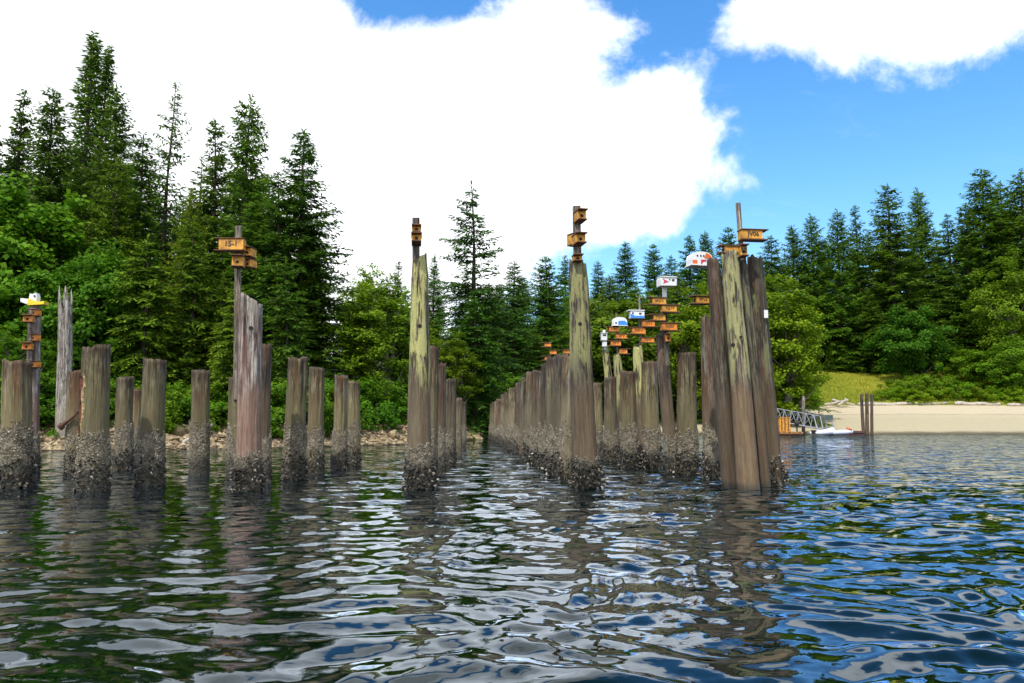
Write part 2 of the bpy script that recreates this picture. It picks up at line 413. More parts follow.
def terrain():
    xs = np.concatenate([np.linspace(-420, -70, 40), np.linspace(-68, 110, 260), np.linspace(113, 480, 40)])
    ys = np.concatenate([np.linspace(24, 150, 260), np.linspace(153, 900, 60)])
    X, Y = np.meshgrid(xs, ys)
    Z = ground(X, Y)
    V = np.stack([X, Y, Z], -1).reshape(-1, 3)
    nx, ny = len(xs), len(ys)
    i = (np.arange(ny - 1)[:, None] * nx + np.arange(nx - 1)[None, :]).ravel()
    Q = np.stack([i, i + 1, i + nx + 1, i + nx], -1)
    mt, n, p, out = newmat('shore_ground')
    geo = n.new('ShaderNodeNewGeometry'); sp = n.new('ShaderNodeSeparateXYZ'); n.link(geo.outputs['Position'], sp.inputs[0])
    pos = geo.outputs['Position']
    big = n.noise(pos, 0.35, 4); fine = n.noise(pos, 6.0, 6, 0.7); peb = n.noise(pos, 22.0, 3, 0.7)
    zj = n.math('ADD', sp.outputs[2], n.math('MULTIPLY', n.math('SUBTRACT', big, 0.5), 0.35))
    sand_hi = n.mix(fine, (0.50, 0.40, 0.24), (0.70, 0.59, 0.39))
    sand_lo = n.mix(fine, (0.42, 0.35, 0.20), (0.58, 0.50, 0.31))
    grit = n.ramp(peb, [(0.35, 0.5), (0.6, 1.05)])
    sand = n.mix(n.mapr(zj, 1.7, 2.8), sand_lo, sand_hi)
    sand = n.mix(n.mapr(zj, 0.35, 0.05), sand, (0.17, 0.13, 0.07))
    wl = n.mapr(zj, 2.25, 2.33); wl2 = n.mapr(zj, 2.5, 2.4)
    sand = n.mix(n.math('MULTIPLY', n.math('MULTIPLY', wl, wl2), 0.25), sand, (0.15, 0.11, 0.07))
    gravel = n.mix(fine, (0.10, 0.075, 0.04), (0.32, 0.24, 0.13))
    sand = n.mix(1.0, sand, grit, 'MULTIPLY')
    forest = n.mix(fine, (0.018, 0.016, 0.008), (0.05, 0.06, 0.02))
    grass = n.mix(fine, (0.10, 0.14, 0.02), (0.30, 0.27, 0.05))
    right = n.mapr(sp.outputs[0], 6, 14)
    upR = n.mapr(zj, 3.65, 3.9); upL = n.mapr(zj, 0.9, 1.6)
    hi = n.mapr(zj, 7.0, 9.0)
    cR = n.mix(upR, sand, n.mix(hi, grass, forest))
    cL = n.mix(upL, gravel, forest)
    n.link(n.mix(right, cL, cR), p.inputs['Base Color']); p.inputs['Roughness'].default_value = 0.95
    n.link(n.bump(n.math('ADD', fine, peb), 0.5, 0.05), p.inputs['Normal'])
    tag(link('terrain', npmesh('terrain', V, [Q], mt, True)), kind='structure')
terrain()

# ------------------------------------------------------------------ the water: a sheet of real wavelets around the viewer
def water():
    rng = np.random.default_rng(4)
    th_f = np.linspace(-0.95, 0.95, 1000)
    th_b = np.linspace(0.95, 2 * math.pi - 0.95, 90)[1:-1]
    th = np.concatenate([th_f, th_b])
    rs = [0.25]
    while rs[-1] < 420:
        rs.append(rs[-1] + max(0.014, 0.0065 * rs[-1]))
    r = np.array(rs)
    R, T = np.meshgrid(r, th, indexing='ij')
    X = R * np.sin(T); Y = R * np.cos(T) - 0.8
    Z = np.zeros_like(X)
    sp = np.maximum(np.gradient(r), 0.0025 * r)[:, None]
    # slow warps bend the crests so no wave runs straight
    Wx = X + 0.30 * np.sin(Y * 0.9 + 0.7 * X) + 0.16 * np.sin(2.3 * X - 1.7 * Y + 1)
    Wy = Y + 0.30 * np.sin(X * 0.8 - 0.5 * Y + 2) + 0.13 * np.sin(2.9 * X + 1.3 * Y)
    for k in range(90):
        lam = 0.09 * (0.62 / 0.09) ** rng.random() if k > 3 else 1.2 + 0.5 * k
        dirn = rng.normal(rad(97), rad(36))
        amp = 0.0044 * lam ** 0.9 * (0.5 + rng.random()) * (1 if k > 3 else 0.25)
        kx, ky = math.cos(dirn) * 2 * math.pi / lam, math.sin(dirn) * 2 * math.pi / lam
        ph = rng.random() * 6.28
        wgt = sstep(2.5, 6.0, lam / sp)
        gust = 0.65 + 0.5 * np.sin(X * 0.35 + ph) * np.sin(Y * 0.22 + 2 * ph)
        w_ = np.sin(kx * Wx + ky * Wy + ph)
        Z += amp * wgt * gust * (w_ + 0.25 * (w_ * w_ - 0.5))
    calm = 1.0 - 0.45 * sstep(10, 40, Y) * sstep(6, -6, X)
    Z *= calm * (1.0 - 0.38 * sstep(0.3, -2.2, X))
    V = np.stack([X, Y, Z], -1).reshape(-1, 3)
    nr, nt = len(r), len(th)
    i = (np.arange(nr - 1)[:, None] * nt + np.arange(nt)[None, :])
    j = (np.arange(nr - 1)[:, None] * nt + ((np.arange(nt) + 1) % nt)[None, :])
    Q = np.stack([i, j, j + nt, i + nt], -1).reshape(-1, 4)
    c = np.arange(nt); V = np.vstack([V, [[0, -0.8, 0]]])
    Tq = np.stack([np.full(nt, len(V) - 1), (c + 1) % nt, c], -1)
    mt, n, p, out = newmat('sea_water')
    geo = n.new('ShaderNodeNewGeometry'); pos = geo.outputs['Position']
    def slope(scale, det, vec):
        nd = n.new('ShaderNodeTexNoise'); nd.inputs['Scale'].default_value = scale; nd.inputs['Detail'].default_value = det; nd.inputs['Roughness'].default_value = 0.5
        n.link(n.vmul(pos, vec), nd.inputs['Vector'])
        return n.vadd(nd.outputs['Color'], (-0.5, -0.5, -0.5))
    sp_ = n.new('ShaderNodeSeparateXYZ'); n.link(pos, sp_.inputs[0])
    def scaled(v, k):
        nd = n.new('ShaderNodeVectorMath', operation='SCALE'); n.link(v, nd.inputs[0]); n.put(nd.inputs['Scale'], k); return nd.outputs[0]
    lee = n.mapr(sp_.outputs[0], 3.0, -6.0, 1.0, 0.35)          # the water behind the pilings on the left lies calmer
    far = n.math('MULTIPLY', n.mapr(sp_.outputs[1], 4.0, 16.0, 0.0, 2.1), lee)
    gust = n.math('ADD', 0.55, n.math('MULTIPLY', n.noise(pos, 0.12, 3), 0.9))
    d = n.vadd(scaled(slope(3.0, 2, (0.6, 1.0, 1.0)), n.math('MULTIPLY', far, gust)), scaled(slope(9.0, 2, (0.7, 1.0, 1.0)), 0.2))
    d = n.vadd(d, scaled(slope(5.5, 3, (0.6, 1.0, 1.0)), n.math('MULTIPLY', 0.24, lee)))
    d = n.vmul(d, (1.0, 1.0, 0.0))
    nn_ = n.new('ShaderNodeVectorMath', operation='NORMALIZE'); n.link(n.vadd(geo.outputs['Normal'], d), nn_.inputs[0])
    fr = n.new('ShaderNodeFresnel'); fr.inputs['IOR'].default_value = 1.333; n.link(nn_.outputs[0], fr.inputs['Normal'])
    gl = n.new('ShaderNodeBsdfGlossy'); gl.inputs['Color'].default_value = (0.82, 0.90, 1.0, 1); gl.inputs['Roughness'].default_value = 0.02; n.link(nn_.outputs[0], gl.inputs['Normal'])
    df = n.new('ShaderNodeBsdfDiffuse'); df.inputs['Color'].default_value = (0.0012, 0.006, 0.003, 1)
    mx = n.new('ShaderNodeMixShader'); n.link(n.math('MINIMUM', n.math('MULTIPLY', n.math('POWER', fr.outputs[0], 1.4), 3.1), 0.92), mx.inputs[0])
    n.link(df.outputs[0], mx.inputs[1]); n.link(gl.outputs[0], mx.inputs[2]); n.link(mx.outputs[0], out.inputs[0])
    n.n.remove(p)
    tag(link('sea', npmesh('sea', V, [Q, Tq], mt, True)), kind='structure')
water()
# ------------------------------------------------------------------ pilings
def shaft_mesh(name, L, r0, r1, mat, seed, top='flat', rough=1.0, z0=-0.9, n=48):
    rng = np.random.default_rng(seed)
    nz_ = max(14, int((L - z0) / 0.075))
    th = np.linspace(0, 2 * math.pi, n, endpoint=False)
    zs = np.linspace(z0, L, nz_)
    T, Z = np.meshgrid(th, zs)
    t = np.clip((Z) / L, 0, 1)
    R = r0 + (r1 - r0) * t
    # lengthways grooves, flats and bends
    g = np.zeros_like(T)
    for k in (3, 5, 8, 11, 14):
        g += rng.normal(0, 1) * np.sin(k * T + rng.random() * 6.28 + rng.normal(0, 0.5) * Z + 0.5 * np.sin(Z * rng.uniform(0.6, 2.0) + k)) / (1 + k * 0.12)
    g += 0.4 * rng.normal(0, 1, T.shape) + 0.9 * np.sin(2 * T + rng.random() * 6)
    R = R * (1 + 0.022 * rough * g)
    for _ in range(6):      # drying cracks
        tc_, w_ = rng.random() * 6.28, rng.uniform(0.09, 0.17)
        d = np.abs((T - tc_ - 0.12 * np.sin(Z * 1.3 + tc_) + math.pi) % (2 * math.pi) - math.pi)
        span = sstep(rng.uniform(0.0, 0.5), rng.uniform(0.6, 0.9), Z / L)
        R = R * (1 - 0.2 * rough * np.clip(1 - d / w_, 0, 1) * span * (0.35 + 0.65 * (1 - sstep(L - 0.12, L, Z))))
    bx = 0.012 * np.sin(Z * 1.1 + seed) * rough; by = 0.012 * np.cos(Z * 0.9 + seed * 2) * rough
    X = R * np.cos(T) + bx; Y = R * np.sin(T) + by
    # shape of the top
    up = sstep(L - 0.5, L, Z)
    if top == 'flat':
        cut = -0.025 * np.cos(T - rng.random() * 6) + 0.006 * rng.normal(0, 1, T.shape) - 0.05 * np.clip(np.sin(2 * T + rng.random() * 6) - 0.55, 0, 1) - 0.03 * np.clip(np.sin(5 * T + rng.random() * 6) - 0.4, 0, 1)
    elif top == 'slant':
        cut = -0.11 * np.cos(T - 0.2) + 0.012 * rng.normal(0, 1, T.shape)
    elif top == 'worn':
        cut = -0.05 * np.cos(T - rng.random() * 6) - 0.07 * rng.random(n)[None, :] - 0.04 * np.abs(np.sin(3 * T))
    elif top == 'split':    # two standing splinters with a gap between
        cx2 = np.cos(th)
        tall = np.maximum(np.maximum(-1.1 * np.abs(cx2 + 0.50) / 0.45, -0.08 - 1.1 * np.abs(cx2 - 0.62) / 0.4), -1.25) + 0.05 * rng.normal(0, 1, n)
        cut = np.repeat(tall[None, :], nz_, 0)
        up = np.clip((Z - (L - 1.9)) / 1.9, 0, 1)
    Z2 = Z + cut * up
    if top in ('worn',):
        X = X * (1 - 0.12 * up); Y = Y * (1 - 0.12 * up)
    V = np.stack([X, Y, Z2], -1).reshape(-1, 3)
    i = np.arange(nz_ - 1)[:, None] * n + np.arange(n)[None, :]
    j = np.arange(nz_ - 1)[:, None] * n + ((np.arange(n) + 1) % n)[None, :]
    Q = np.stack([i, j, j + n, i + n], -1).reshape(-1, 4)
    last = (nz_ - 1) * n
    # sawn end: an inner ring and a sunken centre
    ring = V[last:last + n].copy()
    cx_ = ring.mean(0)
    inner = cx_ + (ring - cx_) * 0.55; inner[:, 2] = ring[:, 2] * 0.6 + cx_[2] * 0.4 - 0.02 - 0.02 * rng.random(n)
    if top == 'split': inner[:, 2] = L - 1.5
    a = len(V)
    cen = cx_.copy(); cen[2] = inner[:, 2].mean() - 0.02
    V = np.vstack([V, inner, [cen]])
    k = np.arange(n); k2 = (k + 1) % n
    Q2 = np.stack([last + k, last + k2, a + k2, a + k], -1)
    T3 = np.stack([a + k, a + k2, np.full(n, a + n)], -1)
    me = npmesh(name, V, [Q, Q2, T3], mat, True)
    at_ = me.attributes.new('top', 'FLOAT', 'POINT')
    at_.data.foreach_set('value', sstep(L - 0.42, L - 0.02, V[:, 2]).astype(np.float32))
    return me

R0 = 0.19
def crust_mesh(seed, dens=1.0):
    rng = np.random.default_rng(seed)
    n = int(4600 * dens)
    th = rng.random(n) * 6.283; z = 1.12 * rng.random(n) ** 0.9
    top = 1.02 + 0.07 * np.sin(3 * th + seed) + 0.05 * np.sin(7 * th + seed * 2)
    keep = z < top + rng.normal(0, 0.04, n)
    th, z = th[keep], z[keep]; n = len(th)
    br = rng.uniform(0.005, 0.0145, n); hgt = br * rng.uniform(0.5, 1.1, n)
    r = R0 * 1.0 + 0.010 + 0.006 * np.sin(5 * th + 9 * z) + 0.005 * np.sin(17 * z + 3 * th)
    nrm = np.stack([np.cos(th), np.sin(th), np.zeros(n)], -1)
    tan = np.stack([-np.sin(th), np.cos(th), np.zeros(n)], -1)
    c = nrm * r[:, None]; c[:, 2] = z
    nrm = nrm + rng.normal(0, 0.25, (n, 3)); up = np.array([0, 0, 1.0])
    K = 6
    ang = np.arange(K) * 2 * math.pi / K
    ro = rng.random((n, 1)) * 6
    base = c[:, None, :] + br[:, None, None] * (np.cos(ang + ro)[:, :, None] * tan[:, None, :] + np.sin(ang + ro)[:, :, None] * up)
    tipr = c[:, None, :] + nrm[:, None, :] * hgt[:, None, None] + 0.5 * br[:, None, None] * (np.cos(ang + ro)[:, :, None] * tan[:, None, :] + np.sin(ang + ro)[:, :, None] * up)
    pit = (c + nrm * (hgt * 0.6)[:, None])[:, None, :]
    V = np.concatenate([base, tipr, pit], 1)
    o = (np.arange(n) * (2 * K + 1))[:, None]
    k = np.arange(K); k2 = (k + 1) % K
    Q = np.stack([o + k, o + k2, o + K + k2, o + K + k], -1).reshape(-1, 4)
    T = np.stack([o + K + k, o + K + k2, np.broadcast_to(o + 2 * K, (n, K))], -1).reshape(-1, 3)
    rnd = rng.random(n)
    # the crust the shells sit on
    m, h = 32, 26
    tt, zz_ = np.meshgrid(np.linspace(0, 2 * math.pi, m, endpoint=False), np.linspace(-0.3, 1.0, h))
    rr = R0 + 0.009 + 0.006 * np.sin(5 * tt + 9 * zz_) + 0.004 * rng.normal(0, 1, tt.shape)
    zz2 = zz_ + (sstep(0.7, 1.0, zz_)) * (0.07 * np.sin(3 * tt + seed) + 0.05 * np.sin(7 * tt + seed * 2))
    rr[-1] = R0 * 0.93
    V2 = np.stack([rr * np.cos(tt), rr * np.sin(tt), zz2], -1).reshape(-1, 3)
    i = np.arange(h - 1)[:, None] * m + np.arange(m)[None, :]; j = np.arange(h - 1)[:, None] * m + ((np.arange(m) + 1) % m)[None, :]
    Q2 = np.stack([i, j, j + m, i + m], -1).reshape(-1, 4) + n * (2 * K + 1)
    V = np.vstack([V.reshape(-1, 3), V2])
    at_ = np.concatenate([np.repeat(rnd, K), 0.28 + 0.25 * rng.random(len(Q2)), np.repeat(rnd * 0.4, K)])
    return npmesh('barnacle_crust', V, [np.vstack([Q, Q2]), T], M['barnacle'], False, {'rnd': at_})

def oyster_mesh(seed, n=420, top=0.52, bulge=0.05):
    rng = np.random.default_rng(seed)
    th = rng.random(n) * 6.283; z = -0.15 + (top + 0.15) * rng.random(n) ** 1.15
    top_ = top + 0.10 * np.sin(2 * th + seed)
    z = z * (top_ / top)
    out = R0 + 0.012 + bulge * rng.random(n) * (0.6 + 0.4 * np.sin(3 * th + seed)) * sstep(top + 0.05, top * 0.3, z)
    c = np.stack([np.cos(th) * out, np.sin(th) * out, z], -1)
    d = np.stack([np.cos(th), np.sin(th), rng.normal(-0.1, 0.5, n)], -1) + rng.normal(0, 0.55, (n, 3))
    d /= np.linalg.norm(d, axis=1, keepdims=True)
    s = np.cross(d, rng.normal(0, 1, (n, 3))); s /= np.linalg.norm(s, axis=1, keepdims=True)
    t = np.cross(d, s)
    ln = rng.uniform(0.022, 0.055, n)[:, None]; wd = ln * 0.55; tk = ln * 0.24
    P = np.stack([c - d * ln * 0.6, c + s * wd, c + d * ln, c - s * wd, c + t * tk, c - t * tk], 1)
    o = (np.arange(n) * 6)[:, None]
    tri = np.array([[0, 1, 4], [1, 2, 4], [2, 3, 4], [3, 0, 4], [1, 0, 5], [2, 1, 5], [3, 2, 5], [0, 3, 5]])
    T = (o[:, None, :] + tri[None]).reshape(-1, 3)
    return npmesh('shell_clump', P.reshape(-1, 3), [T], M['oyster'], False, {'rnd': np.repeat(rng.random(n) ** 1.35, 8)})
CRUST = [crust_mesh(s) for s in (1, 2, 3, 4)]
OYST = [oyster_mesh(s) for s in (5, 6, 7)]
OYBIG = [oyster_mesh(s, 560, 0.46, 0.13) for s in (15, 16)]

_pc = [0]
def piling(label, base, top_, wb, wt, mat, top='flat', crust=1.0, oy='n', group=None, rough=1.0, lean_y=0.0, name='piling', cat='piling', depth=None):
    """base=(px,py) at the waterline, top_=(px,py); widths in pixels"""
    _pc[0] += 1; k = _pc[0]
    b = on_water(*base) if depth is None else at(base[0], HZ + CAMH * F / depth, depth)
    if depth is not None: b.z = 0
    t = at(top_[0], top_[1], b.y + lean_y)
    ax = (t - b); L = ax.length
    q = Vector((0, 0, 1)).rotation_difference(ax.normalized())
    q = q @ Quaternion((0, 0, 1), 0.0)
    o = thing(name, label, cat, b, q, group)
    r0 = wb / 2 * b.y / F * 0.94; r1 = wt / 2 * b.y / F * 0.95
    sh = link('shaft', shaft_mesh('shaft', L, r0, r1, M[mat], 100 + k, top, rough), o)
    sc = r0 / R0
    if crust:
        c = link('barnacle_crust', CRUST[k % 4], o); c.scale = (sc, sc, crust * (0.88 + 0.22 * ((k * 7) % 10) / 10)); c.rotation_euler.z = k * 1.3
        tag(c, kind='stuff')
    if oy:
        c = link('shell_clump', (OYBIG if oy == 'b' else OYST)[k % (2 if oy == 'b' else 3)], o); c.scale = (sc, sc, 1.0); c.rotation_euler.z = k * 2.1
        tag(c, kind='stuff')
    return o, b, t

GL = 'pilings standing in the left cluster'
piling('short olive piling cut by the left edge of the photo, dark rotten top', (15, 487), (17, 361), 30, 27, 'wood_short', group=GL)
piling('squat dull piling just behind the splintered pale stump, crossed by a rusty rod', (74, 475), (77, 371), 17, 18, 'wood_short', group=GL)
D_, Db, Dt = piling('stout flat topped piling with a yellowish rotten streak down its left side', (92, 490), (97, 346), 29, 27, 'wood_short', group=GL)
piling('slim short dark topped piling just right of the stout streaked one', (123, 470), (126, 377), 17, 17, 'wood_short', group=GL)
piling('lowest and thinnest piling tucked behind the left cluster, only its pale side showing', (136, 464), (138, 389), 12, 12, 'wood_short', group=GL)
piling('straight olive piling with barnacles to its middle and a small pale scar', (150, 485), (154, 359), 25, 23, 'wood_short', group=GL)
piling('short piling alone in open water with rust red streaks and a bare tan foot', (199, 475), (201, 370), 19, 18, 'wood_short', group=GL, oy='')
piling('olive piling mostly hidden behind the slant cut silver one', (235, 477), (238, 376), 18, 18, 'wood_short', group=GL, oy='')
J_, Jb, Jt = piling('tall silver pink piling with a slant cut top and a knot hole', (248, 490), (252, 299), 26, 22, 'wood_grey', 'slant', crust=0.62, oy='b', group=GL)
piling('dark red brown piling close behind the right side of the slant cut silver one', (264, 484), (266, 345), 13, 13, 'wood_dark', group=GL)
piling('taller, nearer one of the first olive pair right of the silver piling', (294, 480), (298, 357), 22, 20, 'wood_short', group=GL)
piling('lower, farther one of the first olive pair right of the silver piling', (315, 474), (316, 367), 17, 16, 'wood_short', group=GL)
piling('rust topped piling on the left of the second, smaller pair', (339, 469), (341, 375), 15, 14, 'wood_short', group=GL)
piling('olive piling on the right of the second, smaller pair', (353, 466), (354, 381), 14, 13, 'wood_short', group=GL)
B_, Bb, Bt = piling('pale splintered dead trunk with two upright spikes at the rocky left shore', (63, 446), (66, 284), 15, 13, 'wood_silver', 'split', crust=0, oy='', depth=36.5, name='splintered_stump', cat='stump', rough=1.6)
A_, Ab, At = piling('slim grey violet piling at the left carrying small orange boxes', (31, 472), (35, 308), 14, 12, 'wood_grey', crust=0.9, group=GL)
def streak(o, ang, z0, z1, r, w0, name, mat, seed):
    rng = random.Random(seed); n = 22; V = []; Fc = []
    for i in range(n + 1):
        z = z0 + (z1 - z0) * i / n
        env = math.sin(math.pi * (i + 0.5) / (n + 1)) ** 0.5
        a = ang + 0.10 * math.sin(i * 0.6 + seed) + rng.gauss(0, 0.03)
        hw = w0 * env * rng.uniform(0.45, 1.2) / r
        for q in (-1, -0.33, 0.33, 1):
            rr = r + 0.014 - 0.03 * (abs(q) == 1)
            V.append((rr * math.cos(a + q * hw), rr * math.sin(a + q * hw), z))
    for i in range(n):
        for q in range(3): Fc.append((i * 4 + q, i * 4 + q + 1, i * 4 + q + 5, i * 4 + q + 4))
    return MB().add(V, Fc).build(name, mat, o)
M['rot'] = flat('rotten_yellow_wood', (0.42, 0.30, 0.13), 0.95, 0.6, 26, 0.01)
M['rustwood'] = flat('rust_stained_wood', (0.13, 0.032, 0.018), 0.95, 0.5, 18, 0.01)
rD = 28 / 2 * Db.y / F * 0.94
streak(D_, -math.pi / 2 - 0.45, 0.95, 1.95, rD, 0.045, 'rotten_streak', M['rot'], 3)
streak(D_, -math.pi / 2 - 0.82, 0.9, 1.9, rD, 0.05, 'rust_streak', M['rustwood'], 5)
b_ = MB().tube([(-0.28, 0, 1.05), (0.0, 0, 1.28), (0.17, 0, 1.50)], [0.05, 0.026, 0.022], 8)
b_.tube([(-0.31, 0, 1.02), (-0.25, 0, 1.07)], [0.075, 0.075], 8)
ro = b_.build('rusty_rod', M['steel']); ro.location = on_water(75, 475) + Vector((0.05, -0.24, 0.0)); ro.scale = (1, 1, 1)
tag(ro, 'rusty iron rod slanting across the squat piling behind the splintered stump', 'rod')

GP = 'pilings in the file behind the tall lichened piling'
P_, Pb, Pt = piling('tall lone piling coated in yellow green lichen with a round knot hole', (420, 488), (419, 253), 27, 17, 'wood_lichen', 'worn', crust=0.66, oy='b')
for i, (bx, by, tx, ty, wd) in enumerate([(432, 484, 433, 347, 11), (439, 476, 440, 364, 12), (449, 466, 450, 379, 13), (457, 458, 458, 398, 9), (462, 450, 463, 402, 8)]):
    piling(['grey brown piling nearest behind the tall lichened one', 'second piling behind the tall lichened one, rust red at the top',
            'third piling behind the tall lichened one, flat topped and olive', 'fourth piling behind the tall lichened one, slim and low',
            'last and smallest piling of the file behind the tall lichened one'][i], (bx, by), (tx, ty), wd, wd, 'wood_dark' if i == 1 else 'wood_row', group=GP, oy='n' if i < 3 else '')

R_, Rb, Rt = piling('tall leaning piling, green lichen above and red brown below', (587, 487), (577, 260), 27, 20, 'wood_tall', 'worn', crust=0.55, oy='b', rough=1.2)
GR = 'row of close set pilings receding to the left behind the tall leaning piling'
ords = ['nearest', 'second', 'third', 'fourth', 'fifth', 'sixth', 'seventh', 'eighth', 'ninth', 'tenth', 'eleventh', 'twelfth', 'thirteenth', 'fourteenth', 'last and farthest']
looks = ['thick flat topped', 'tall grey brown', 'pitted pale', 'rust streaked', 'broad brown', 'dark topped', 'plain brown', 'slim weathered', 'low brown', 'grey sided', 'small brown', 'slender', 'stubby', 'faint slim', 'tiny']
rowpx = [(568, 354), (560, 355), (553, 358), (546, 364), (538, 371), (531, 372), (524, 377), (518, 383), (512, 388), (507, 392), (503, 394), (499, 399), (496, 400), (493, 402), (491, 404)]
for i, (px, ty) in enumerate(rowpx):
    Y = 1703.0 / (px - 461.0)
    wd = 0.385 * F / Y * (0.9 + 0.25 * ((i * 5) % 7) / 7)
    piling('%s piling, %s in the long row behind the tall leaning piling' % (looks[i], ords[i]), (px, 0), (px + 1.0, ty), wd, wd * 0.93, 'wood_row' if i % 4 != 3 else 'wood_dark',
           'flat' if i % 3 else 'worn', group=GR, oy='b' if i < 6 else 'n', depth=Y)

GS = 'pilings between the tall leaning piling and the big cluster'
piling('low olive piling in the gap just right of the tall leaning one', (597, 459), (596, 383), 13, 12, 'wood_short', group=GS)
piling('short rotten topped piling under the white nest box', (610, 461), (611, 377), 14, 13, 'wood_short', group=GS)
piling('flat topped piling with a pale streaked face in front of the lower orange boxes', (629, 468), (628, 371), 17, 16, 'wood_short', group=GS, oy='b')
piling('broad flat topped piling beside the dark leaning one, wire round it', (652, 468), (649, 362), 19, 17, 'wood_short', group=GS, oy='b')
piling('wide flat topped piling with a mustard yellow stain, alone left of the big cluster', (687, 474), (686, 353), 22, 19, 'wood_short', group=GS, oy='b')
S1 = piling('leaning lichened piling carrying the white upright nest box', (616, 458), (605, 345), 10, 7, 'wood_lichen', 'worn', crust=0.7, group=GS)
S2 = piling('leaning lichened piling below the blue domed nest box', (624, 459), (617, 352), 11, 9, 'wood_lichen', 'worn', crust=0.7, group=GS)
S3 = piling('lichened piling below the blue and white oblong nest box', (645, 465), (638, 344), 13, 11, 'wood_lichen', 'worn', crust=0.7, group=GS)
S4 = piling('dark leaning piling below the red arrow nest box', (673, 474), (661, 332), 15, 12, 'wood_dark', 'worn', crust=0.75, group=GS)
GD = 'leaning pilings bundled into the big cluster on the right'
piling('short dark piling with a ragged top at the left of the big cluster', (713, 478), (706, 316), 17, 13, 'wood_dark', 'worn', crust=1.0, oy='b', group=GD)
S5 = piling('dark tall piling on the left side of the big cluster', (731, 481), (712.5, 258), 18, 14, 'wood_dolphin', 'worn', crust=0, oy='', group=GD, depth=14.15, lean_y=-0.1)
D2 = piling('pale lichened front piling of the big cluster with two small holes', (749, 484.5), (729, 250), 23, 18, 'wood_dolphin_pale', 'worn', crust=0, oy='', group=GD, rough=1.1, depth=13.75, lean_y=0.25)
D3 = piling('narrow dark piling squeezed in the middle of the big cluster', (765, 482), (742, 255), 13, 10, 'wood_dolphin', 'worn', crust=0, oy='', group=GD, depth=14.2, lean_y=0.1)
D4 = piling('grey topped piling on the right of the big cluster with a small white sign', (773, 480), (755, 256), 19, 18.5, 'wood_dolphin', 'worn', crust=0.5, oy='b', group=GD, depth=14.5)

# knot and bolt holes bored in the tall pilings
def hole(px, py, parent_t, r, Y):
    p = at(px, py, Y)
    o, b, t = parent_t
    m_ = MB().tube([(0, 0.02, 0), (0, -0.012, 0)], [r, r], 14).mesh('knot_hole', M['hole'])
    h = link('knot_hole', m_, o)
    h.location = o.rotation_quaternion.inverted() @ (p - o.location)
    h.rotation_mode = 'QUATERNION'; h.rotation_quaternion = o.rotation_quaternion.inverted()
def surf(pt, px, py, extra=0.0):      # depth of the front face of a leaning piling at that height
    o, b, t = pt
    k = min(1, max(0, (at(px, py, b.y).z - b.z) / (t.z - b.z)))
    return b.y + (t.y - b.y) * k
for pt, px, py, rr, rp in (((P_, Pb, Pt), 420, 326, 0.035, 0.165), ((R_, Rb, Rt), 580, 324, 0.035, 0.19), ((J_, Jb, Jt), 251, 328, 0.035, 0.185), (D2, 733, 345, 0.035, 0.22), (D2, 741, 337, 0.025, 0.19)):
    hole(px, py, pt, rr, surf(pt, px, py) - rp)

# ------------------------------------------------------------------ nest boxes
def Rz(a): return Quaternion((0, 0, 1), a)
GB = 'orange nest boxes on the posts'
def marks(n, wd, ht, seed):           # dark brushed figures, too small to read
    rng = random.Random(seed); mb = MB(); x = -wd / 2
    for i in range(n):
        cw = wd / n
        cx_ = x + cw * (i + 0.5)
        mb.box((cx_ - cw * 0.2, 0, 0), (cw * 0.16, 0.006, ht * rng.uniform(0.8, 1)))
        mb.box((cx_ + cw * 0.06, 0, rng.choice((0.4, -0.4, 0)) * ht), (cw * 0.36, 0.006, ht * 0.17))
        if rng.random() < 0.6: mb.box((cx_ + cw * 0.27, 0, ht * rng.choice((0.2, -0.2))), (cw * 0.14, 0.006, ht * 0.5))
    return mb
def nest_box(label, px, py, Y, wpx, hpx, yaw=0.15, porch=1, mat='orange', seed=0, group=GB, depth=0.2, figures=4, name='nest_box'):
    """px,py: centre of the long side; porch: end (+1 right, -1 left) where roof and floor run on"""
    c = at(px, py, Y); wd = wpx * Y / F; h = hpx * Y / F
    o = thing(name, label, 'nest box', c - Vector((0, 0, h / 2)), Rz(yaw), group)
    MB().box((0, 0, h / 2), (wd, depth, h - 0.024), bevel=0).build('body', M[mat], o, bevel=0.004)
    ex = 0.10
    MB().box((porch * ex / 2, -0.008, h + 0.002), (wd + ex + 0.02, depth + 0.03, 0.016)).build('roof', M['roofwood'], o, bevel=0.003)
    MB().box((porch * ex / 2, -0.004, 0.0), (wd + ex, depth + 0.02, 0.02)).build('floor_board', M['roofwood'], o, bevel=0.003)
    e = MB().tube([(0, 0, 0), (0.012, 0, 0)], [0.03, 0.03], 12).mesh('entrance', M['hole'])
    en = link('entrance', e, o); en.location = (porch * (wd / 2 + 0.002) - (0.012 if porch < 0 else 0) , 0, h * 0.5)
    if figures:
        f = marks(figures, wd * 0.62, h * 0.42, seed).build('lettering', M['black'], o)
        f.location = (0, -depth / 2 - 0.004, h * 0.52)
    return o
